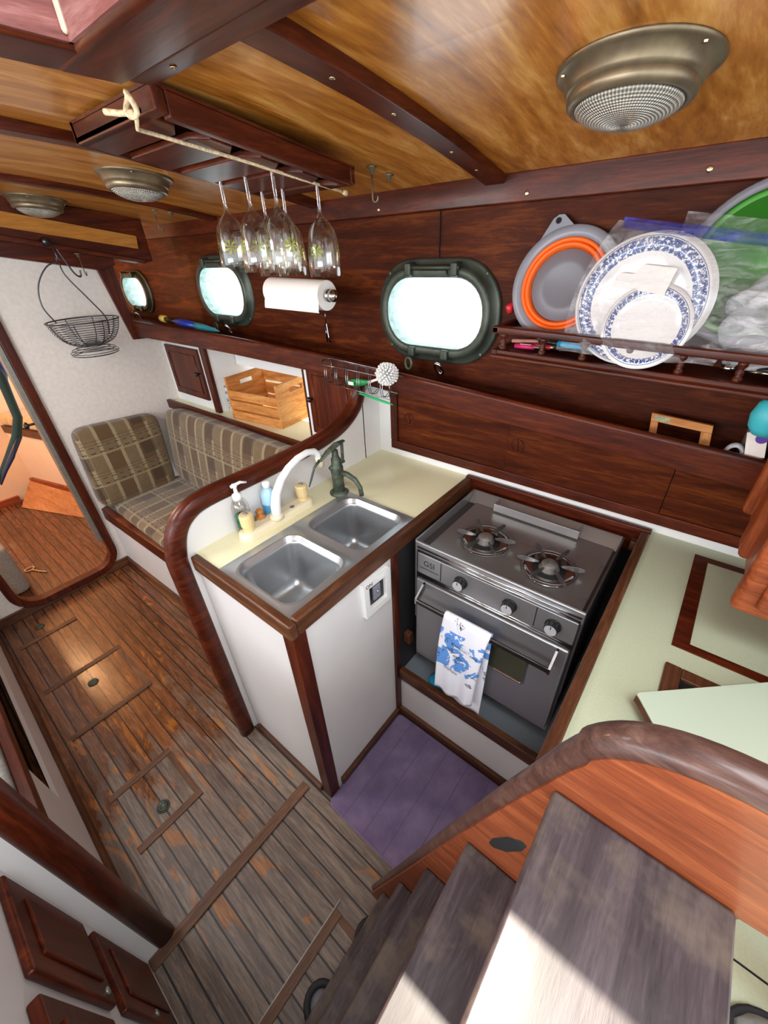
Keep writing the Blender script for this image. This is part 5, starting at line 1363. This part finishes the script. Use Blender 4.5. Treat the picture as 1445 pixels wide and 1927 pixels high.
# ------------------------------------------------------------------ wire caddy with washing-up brush
t = thing('wire_caddy', (-1.0, 1.12, 1.2), 'chrome wire caddy hung on the shelf fiddle above the sink', 'caddy')
TL, TR = Vector((-1.165, 1.11, 1.282)), Vector((-0.862, 1.128, 1.262))
BL, BR = Vector((-1.165, 1.105, 1.215)), Vector((-0.856, 1.12, 1.195))
obj('top_wire', G().tube([TL + Vector((-0.05, 0.0, -0.012)), TL, TR], 0.002, 6).tube([TL + Vector((-0.05, 0, -0.012)), TL + Vector((0, -0.05, -0.012)), TR + Vector((0, -0.05, -0.005)), TR], 0.002, 6), M['wire'], t, smooth=True)
obj('bottom_wire', G().tube([BL, BR], 0.002, 6).tube([BL + Vector((0.02, -0.045, -0.01)), BR + Vector((0, -0.045, -0.01))], 0.002, 6), M['wire'], t, smooth=True)
obj('end_wire', G().tube([TL, BL], 0.002, 6), M['wire'], t, smooth=True)
obj('end_wire', G().tube([TR + Vector((0, -0.05, -0.005)), BR + Vector((0, -0.05, 0.0)), BR], 0.002, 6), M['wire'], t, smooth=True)
for k in range(6):
    a = (k + 0.25) / 6
    for e in (0, 0.028):
        p = TL.lerp(TR, a + e) + Vector((0, -0.05, -0.008)); q = BL.lerp(BR, a + e)
        obj('hook_wire', G().tube([TL.lerp(TR, a + e), q + Vector((0, 0, 0)), q + Vector((0, -0.022, -0.012)), q + Vector((0.0, -0.045, -0.006)), q + Vector((0, -0.05, 0.012)), p], 0.0013, 6), M['wire'], t, smooth=True)
t = thing('dish_brush', (-0.95, 1.08, 1.22), 'washing-up brush with green handle and round white bristle head in the caddy', 'brush')
H0, H1, H2 = Vector((-1.06, 1.075, 1.214)), Vector((-0.955, 1.08, 1.230)), Vector((-0.885, 1.065, 1.258))
obj('handle', G().tube([H0, H0.lerp(H1, 0.25), H0.lerp(H1, 0.6), H1], [0.006, 0.013, 0.013, 0.006], 14, flat=0.6, up=(0, 1, 0)), plain('green_grip', hx('0f7a3c'), 0.4), t, smooth=True, label='green rubber grip')
obj('neck', G().tube([H1, H1.lerp(H2, 0.5), H2], [0.006, 0.004, 0.006], 10), M['whitepl'], t, smooth=True)
obj('grip_mark', G().box(-1.037, -1.013, 1.060, 1.0625, 1.215, 1.226), M['whitepl'], t)
hc = Vector((-0.855, 1.058, 1.276))
g = G()
for k in range(150):
    z_ = 1 - 2 * (k + 0.5) / 150; r_ = math.sqrt(1 - z_ * z_); a = k * 2.39996
    d = Vector((r_ * math.cos(a), r_ * math.sin(a), z_)); L = 0.036 + 0.004 * rnd.random()
    g.tube([hc + d * 0.012, hc + d * L], [0.0028, 0.0034], 5)
o = obj('bristles', g, M['whitepl'], t); o['kind'] = 'stuff'
obj('bristle_hub', G().lathe([(0, -0.014), (0.012, -0.008), (0.014, 0), (0.012, 0.008), (0, 0.014)], hc, (0.3, -0.5, 0.8), 14), plain('green_hub', hx('0f7a4c'), 0.4), t, smooth=True)
g = G().tube([Vector((-1.0, 1.075, 1.185)), Vector((-0.88, 1.085, 1.168)), Vector((-0.855, 1.087, 1.164))], [0.004, 0.0045, 0.001], 8)
tag(obj('green_pencil', g, plain('green_plastic_stick', hx('18a05c'), 0.4), smooth=True), 'thin green stick hooked through the bottom of the wire caddy', 'stick')

# ------------------------------------------------------------------ paper towel roll
t = thing('paper_towel_roll', (-1.3, 1.1, 1.49), 'white paper towel roll on a steel holder beneath the hanging glasses', 'paper towel')
A0, A1 = Vector((-1.435, 1.10, 1.500)), Vector((-1.14, 1.10, 1.493))
obj('roll', G().cyl(A0, A1, 0.047, seg=40), M['paper'], t, smooth=False, bevel=0.002)
g = G().grid(lambda u, v: (lerp(A0.x, A1.x, u), 1.10 - 0.0485 * math.cos(v * 1.0 - 0.6), 1.497 - 0.0485 * math.sin(v * 1.7 + 0.2) - 0.006 * u * v), 4, 8)
obj('loose_sheet', g, M['paper'], t, smooth=True)
obj('holder_knob', G().lathe([(0.020, 0), (0.020, 0.012), (0.017, 0.014), (0.017, 0.020), (0.020, 0.022), (0.019, 0.034), (0.008, 0.042), (0, 0.044)], A1, (1, 0, 0), 24), M['chrome'], t, smooth=True)
obj('holder_bracket', G().box(-1.465, -1.445, 1.09, 1.285, 1.49, 1.512), M['bronze'], t)
# chain beneath it
t = thing('hanging_clip', (-1.235, 1.25, 1.40), 'small steel clip hanging below the paper towel roll', 'clip')
obj('clip_body', G().tube([(-1.33 + 0.0, 1.262, 1.37 + 0.0), (-1.325, 1.262, 1.32), (-1.318, 1.262, 1.30), (-1.335, 1.262, 1.30), (-1.338, 1.262, 1.37)], 0.0035, 6, True), M['wire'], t, smooth=True)
obj('chain', G().tube([(-1.333, 1.264, 1.43), (-1.333, 1.262, 1.37)], 0.002, 6), M['wire'], t, smooth=True)

# ------------------------------------------------------------------ wine glass rack
def RZ(y): return 1.829 - 0.152 * (y - 0.47)
t = thing('wine_glass_rack', (-1.0, 0.7, 1.8), 'slotted mahogany wine glass rack screwed under the ceiling', 'glass rack')
XL, XR, YA, YZ = -1.195, -0.85, 0.480, 0.955
def slab(x0, x1, y0, y1, z0, z1):
    g = G(); n = 3
    A_ = [(x0, y0, RZ(y0) + z0), (x1, y0, RZ(y0) + z0), (x1, y1, RZ(y1) + z0), (x0, y1, RZ(y1) + z0)]
    B_ = [(p[0], p[1], p[2] - z0 + z1) for p in A_]
    return g.loft([A_, B_])
obj('near_rail', slab(XL, XR, YA, YA + 0.022, 0, 0.034), mah('x'), t, bevel=0.003)
obj('far_rail', slab(XL, XR, YZ - 0.016, YZ, 0, 0.034), mah('x'), t, bevel=0.003)
obj('side_rail', slab(XR - 0.022, XR, YA + 0.0225, YZ - 0.0165, -0.004, 0.034), mah('y'), t, bevel=0.003)
obj('back_board', slab(XL, XR, YA, YZ, 0.030, 0.036), mah('y'), t)
ys = [0.480, 0.567, 0.680, 0.792, 0.905, 0.955]
for k in range(5):
    y0 = ys[k] + (0.012 if k else 0.0); y1 = ys[k + 1] - (0.012 if k < 4 else 0.0)
    # slat with flared mouth at the open (right) end
    x1 = XR - 0.045
    poly = [(XL, y0), (x1 - 0.04, y0), (x1, y0 + (0.022 if k else 0)), (x1, y1 - (0.022 if k < 4 else 0)), (x1 - 0.04, y1), (XL, y1)]
    g = G().prism(poly, 'z', lambda p: RZ(p[1]), lambda p: RZ(p[1]) + 0.012)
    obj('slat', g, mah('x'), t, bevel=0.002)
obj('end_stop', slab(XL, XL + 0.012, YA, YZ, 0, 0.034), mah('y'), t)
t = thing('rope', (-0.92, 0.7, 1.8), 'knotted cotton rope strung along the wine glass rack', 'rope')
kn = Vector((-0.875, 0.452, 1.833))
obj('line', G().tube([kn + Vector((-0.01, 0.01, -0.014)), (-0.93, 0.482, 1.815), (-0.94, 0.53, 1.812), (-0.94, 0.7, 1.792), (-0.94, 0.85, 1.772), (-0.937, 1.0, 1.752)], 0.0035, 8), M['rope'], t, smooth=True)
obj('knot', G().tube([kn + Vector((0.012 * math.cos(a), -0.004 * math.sin(2 * a), 0.014 * math.sin(a))) for a in [i * PI / 8 for i in range(16)]], 0.0045, 8, True), M['rope'], t, smooth=True)
obj('tail', G().tube([kn + Vector((0.004, 0.0, -0.010)), kn + Vector((-0.03, -0.005, -0.006)), kn + Vector((-0.055, -0.018, -0.002))], 0.0045, 8), M['rope'], t, smooth=True)
obj('frayed_end', G().tube([(-0.937, 1.0, 1.752), (-0.936, 1.012, 1.750)], [0.005, 0.007], 8), M['rope'], t, smooth=True)

# wine glasses hanging upside down: built once, z = 0 at the foot on the slats
t = thing('wine_glass', (0, 0, 0), 'glass', 'wine glass', 'wine glasses hanging in the rack')
def gp(prof): return G().lathe([(r, -z) for r, z in prof], (0, 0, 0), (0, 0, 1), 28, False)
stem = gp([(0.0, -0.002), (0.036, -0.001), (0.036, 0.001), (0.014, 0.003), (0.0062, 0.008), (0.0048, 0.02), (0.0045, 0.06), (0.0055, 0.076), (0.010, 0.084)])
obj('stem', stem, M['acrylic'], t, smooth=True)
bowl = gp([(0.010, 0.084), (0.022, 0.094), (0.034, 0.112), (0.0405, 0.135), (0.043, 0.165), (0.0435, 0.19), (0.042, 0.216), (0.041, 0.217)])
obj('bowl', bowl, M['bowlglass'], t, smooth=True)
SP = [((-1.168, 0.787), 0.3, 'leftmost hanging wine glass, painted with a green palm'), ((-1.068, 0.793), 1.4, 'hanging wine glass second from the left in the near slot'),
      ((-1.150, 0.900), 2.2, 'hanging wine glass at the back, mostly hidden behind the second one'), ((-0.972, 0.800), 0.9, 'hanging wine glass in the middle of the group, closest to the camera'),
      ((-1.072, 0.908), 2.8, 'hanging wine glass at the back, overlapped by the middle glass'), ((-0.945, 0.915), 1.9, 'rightmost hanging wine glass, standing apart from the others')]
for i, ((x, y), rz, lb) in enumerate(SP):
    loc = (x, y, RZ(y) + 0.019)
    if i == 0: t.location = loc; t.rotation_euler = (0, 0, rz); t['label'] = lb
    else: dup(t, loc, rz, lb)

# ------------------------------------------------------------------ ceiling lamps
def slope(y): return Vector((0, -0.149 * y, -1)).normalized()
first = None
for x, y, lb in ((-0.235, 0.885, 'large round brass dome lamp with ribbed glass over the galley'), (-1.61, 0.785, 'round brass dome lamp behind the wine glass rack'), (-2.40, 0.735, 'round brass dome lamp nearest the bulkhead')):
    n = slope(y); z = ceil(y)
    q = Vector((0, 0, 1)).rotation_difference(n)
    if first is None:
        t = thing('ceiling_lamp', (0, 0, 0), lb, 'ceiling lamp', 'brass dome lamps on the ceiling')
        obj('flange', G().lathe([(0.0, 0.0), (0.108, 0.0), (0.109, 0.003), (0.104, 0.007), (0.096, 0.009), (0.092, 0.022), (0.088, 0.028), (0.0, 0.028)], (0, 0, 0), (0, 0, 1), 48), M['brass'], t, smooth=True)
        obj('bezel', G().lathe([(0.086, 0.026), (0.088, 0.031), (0.086, 0.038), (0.081, 0.042), (0.077, 0.043), (0.073, 0.041), (0.07, 0.03)], (0, 0, 0), (0, 0, 1), 48, False), M['brass'], t, smooth=True)
        obj('glass_lens', G().lathe([(0.075, 0.040), (0.070, 0.047), (0.060, 0.053), (0.045, 0.059), (0.025, 0.063), (0.012, 0.0645), (0, 0.065)], (0, 0, 0), (0, 0, 1), 48), M['lens'], t, smooth=True)
        for a in (0.5, 2.6, 4.7): obj('screw', G().lathe([(0, 0), (0.004, 0), (0.003, 0.002), (0, 0.002)], (0.100 * math.cos(a), 0.100 * math.sin(a), 0.008), (0, 0, 1), 10), M['screw'], t)
        first = t
        t.location = (x, y, z); t.rotation_euler = q.to_euler()
    else:
        dup(first, (x, y, z), label=lb, rot=q.to_euler())

# ceiling hooks
def hook(x, y, L, label, plate_only=False, z=None):
    z = ceil(y) if z is None else z
    t = thing('ceiling_hook', (x, y, z), label, 'hook', 'screw hooks under the ceiling')
    obj('mount', G().lathe([(0, 0), (0.014, 0), (0.013, 0.003), (0.007, 0.006), (0.006, 0.016), (0, 0.018)], (x, y, z), (0, 0, -1), 18), M['brass'], t, smooth=True)
    if not plate_only:
        pts = [(x, y, z - 0.012), (x, y, z - L + 0.012)] + [(x + 0.009 * (1 - math.cos(a)) - 0.0, y, z - L + 0.012 - 0.010 * math.sin(a)) for a in [i * PI / 6 for i in range(1, 8)]]
        obj('hook_wire', G().tube(pts, 0.0024, 8), M['brass'], t, smooth=True)
    return t
hook(-0.880, 1.055, 0.078, 'brass swivel hook right of the glass rack')
hook(-0.881, 1.128, 0.02, 'short brass eye mount just beside the swivel hook', True)
hook(-2.149, 1.088, 0.08, 'brass hook near the cornice left of the hanging glasses')
hook(-2.115, 1.14, 0.02, 'short brass eye mount beside the hook near the bulkhead beam', True)
# hooks on the bulkhead beam
hook(-2.452, 0.83, 0.09, 'small hook on the bulkhead beam right of the basket', z=1.655)

# hanging wire fruit basket
BX, BY, BZ = -2.38, 0.722, 1.395
t = thing('fruit_basket', (BX, BY, 1.32), 'wire fruit basket hanging from a hook by two arms in front of the bulkhead', 'basket')
Rb = 0.147
def circ(r, z, n=36, cx=BX, cy=BY, tilt=0.0): return [(cx + r * math.cos(2 * PI * i / n), cy + r * math.sin(2 * PI * i / n), z + tilt * r * math.cos(2 * PI * i / n)) for i in range(n)]
obj('rim', G().tube(circ(Rb, BZ), 0.003, 8, True), M['wired'], t, smooth=True)
prof = [(r_ * 1.2, z_ * 1.2) for r_, z_ in [(0.120, -0.008), (0.118, -0.016), (0.115, -0.024), (0.112, -0.032), (0.108, -0.040), (0.103, -0.048), (0.098, -0.056), (0.092, -0.063), (0.084, -0.070), (0.075, -0.076), (0.064, -0.081), (0.052, -0.085), (0.040, -0.087)]]
g = G()
for r, z in prof: g.tube(circ(r, BZ + z, 32), 0.0014, 5, True)
obj('bowl_wires', g, M['wired'], t, smooth=True)
for k in range(8):
    a = 2 * PI * k / 8 + 0.2
    obj('rib', G().tube([(BX + r * math.cos(a), BY + r * math.sin(a), BZ + z) for r, z in [(Rb, 0)] + prof], 0.002, 5), M['wired'], t, smooth=True)
g = G()
for r, z in [(r_ * 1.2, z_ * 1.2) for r_, z_ in ((0.042, -0.090), (0.060, -0.096), (0.076, -0.103), (0.084, -0.112), (0.082, -0.119), (0.074, -0.122))]: g.tube(circ(r, BZ + z, 32), 0.0016, 5, True)
obj('foot_ring', g, M['wired'], t, smooth=True)
top = Vector((BX, BY + 0.0, 1.625))
def arc(P, n=24):
    P = [Vector(p) for p in P]; out = []
    for q in range(len(P) - 1):
        p0, p1, p2, p3 = [P[max(0, min(len(P) - 1, q + d))] for d in (-1, 0, 1, 2)]
        for k in range(6):
            u = k / 6; out.append(0.5 * ((2 * p1) + (-p0 + p2) * u + (2 * p0 - 5 * p1 + 4 * p2 - p3) * u * u + (-p0 + 3 * p1 - 3 * p2 + p3) * u ** 3))
    return out + [P[-1]]
obj('hanger_arm', G().tube(arc([(BX - 0.02, BY - 0.10, BZ - 0.0), (BX - 0.02, BY - 0.125, BZ + 0.07), (BX - 0.02, BY - 0.105, BZ + 0.15), (BX - 0.01, BY - 0.05, BZ + 0.215), top]), 0.003, 6), M['wired'], t, smooth=True)
obj('hanger_arm', G().tube(arc([top, (BX + 0.01, BY - 0.0, BZ + 0.18), (BX + 0.03, BY + 0.05, BZ + 0.08), (BX + 0.03, BY + 0.09, BZ), (BX + 0.01, BY + 0.085, BZ - 0.07)]), 0.003, 6), M['wired'], t, smooth=True)
obj('top_loop', G().tube([top + Vector((0, 0.006 * math.cos(a), 0.010 + 0.010 * math.sin(a))) for a in [i * PI / 6 for i in range(12)]], 0.002, 6, True), M['wired'], t, smooth=True)
t = thing('basket_hook', (-2.4, BY, 1.66), 'dark double wire hook under the bulkhead beam carrying the fruit basket', 'hook')
obj('mount', G().lathe([(0, 0), (0.018, 0), (0.012, 0.01), (0, 0.014)], (-2.44, BY, 1.70), (1, 0, 0), 16), M['wired'], t, smooth=True)
obj('shank', G().tube(arc([(-2.43, BY, 1.70), (-2.40, BY, 1.69), (BX, BY, 1.66), (BX, BY, 1.635)]), 0.0034, 8), M['wired'], t, smooth=True)
obj('lower_hook', G().tube(arc([(BX - 0.0, BY + 0.01, 1.675), (BX, BY + 0.03, 1.61), (BX, BY + 0.045, 1.575), (BX, BY + 0.062, 1.567), (BX, BY + 0.068, 1.59)]), 0.0036, 8), M['wired'], t, smooth=True)

# ------------------------------------------------------------------ STARBOARD side, low left of the picture
t = thing('starboard_settee', (-1.6, -0.5, 0), 'low white starboard settee base with grey cushion top and open front', 'settee')
def ss(x): return interp([(-2.56, -0.196), (-0.74, -0.236)], x)[0]
Kt = lambda n, g, m, bevel=0: obj(n, g, m, t, bevel=bevel)
along('sill', XB, -0.76, 6, lambda x: [(ss(x) - 0.022, 0), (ss(x) - 0.008, 0), (ss(x) - 0.012, 0.17), (ss(x) - 0.024, 0.17)], M['white'], kind=Kt)
along('front_panel', -1.235, -0.76, 4, lambda x: [(ss(x) - 0.024, 0.165), (ss(x) - 0.0121, 0.165), (ss(x) - 0.0121, 0.41), (ss(x) - 0.024, 0.41)], M['white'], kind=Kt)
along('inner_panel', XB, -1.2, 4, lambda x: [(ss(x) - 0.09, 0.0), (ss(x) - 0.08, 0.0), (ss(x) - 0.08, 0.41), (ss(x) - 0.09, 0.41)], teakb('x'), kind=Kt)
along('seat_rail', XB, -0.76, 6, lambda x: [(ss(x) - 0.03, 0.40), (ss(x) - 0.004, 0.40), (ss(x) - 0.004, 0.445), (ss(x) - 0.03, 0.445)], mah('x'), 0.003, kind=Kt)
along('toe_trim', XB, -0.74, 6, lambda x: [(ss(x) - 0.008, 0), (ss(x) + 0.008, 0), (ss(x) + 0.004, 0.03), (ss(x) - 0.008, 0.03)], mahb('x'), 0.002, kind=Kt)
t = obj('seat_pad', G().prism([(XB, -0.232), (-1.0, -0.262), (-0.93, -0.30), (-0.93, -0.9), (XB, -0.9)], 'z', 0.41, 0.47), M['greyc'], bevel=0.02, seg=3)
tag(t, 'grey fabric seat pad on the starboard settee at the left edge', 'cushion')

# starboard half bulkhead and cupboard
struct('wall_nav_bulkhead', G().box(-0.745, -0.715, -1.3, -0.205, 0, 1.25), M['white2'])
rings = []
for z in (0.0, 0.4, 0.8, 1.25):
    rings.append([(-0.733 + 0.026 * math.copysign(abs(math.cos(a)) ** 0.7, math.cos(a)), -0.198 + 0.026 * math.copysign(abs(math.sin(a)) ** 0.7, math.sin(a)), z) for a in [2 * PI * k / 20 for k in range(20)]])
tag(obj('bulkhead_post', G().loft(rings), mah('z'), smooth=True), 'rounded mahogany post at the end of the starboard bulkhead, lower left', 'post')
struct('wall_nav_cupboard', G().box(-0.715, 0.35, -0.9, -0.252, 0.0, 0.93), M['white2'])
YD = -0.252
def nav_door(x0, x1, z0, z1, label, knob):
    t = thing('cupboard_door', ((x0 + x1) / 2, YD, z0), label, 'cabinet door', 'raised panel doors of the starboard cupboard')
    obj('door_frame', G().box(x0, x1, YD, YD + 0.014, z0, z1), mah('z'), t, bevel=0.005, seg=3)
    obj('raised_panel', G().box(x0 + 0.035, x1 - 0.035, YD + 0.013, YD + 0.019, z0 + 0.035, z1 - 0.045), mah('z'), t, bevel=0.006, seg=3)
    obj('catch', G().lathe([(0, 0), (0.008, 0), (0.007, 0.004), (0, 0.005)], (knob[0], YD + 0.014, knob[1]), (0, 1, 0), 16), M['alu'], t, smooth=True)
nav_door(-0.672, -0.498, 0.475, 0.775, 'upper raised panel cupboard door at the lower left corner', (-0.515, 0.51))
nav_door(-0.672, -0.498, 0.10, 0.425, 'lower raised panel cupboard door, next to the floor', (-0.515, 0.25))
t = thing('drawer', (-0.3, YD, 0.55), 'reddish mahogany drawer front at the bottom left corner', 'drawer')
obj('drawer_front', G().box(-0.455, -0.15, YD, YD + 0.018, 0.55, 0.80), mah('x'), t, bevel=0.004)
obj('raised_panel', G().box(-0.42, -0.18, YD + 0.017, YD + 0.024, 0.585, 0.765), mah('x'), t, bevel=0.005)
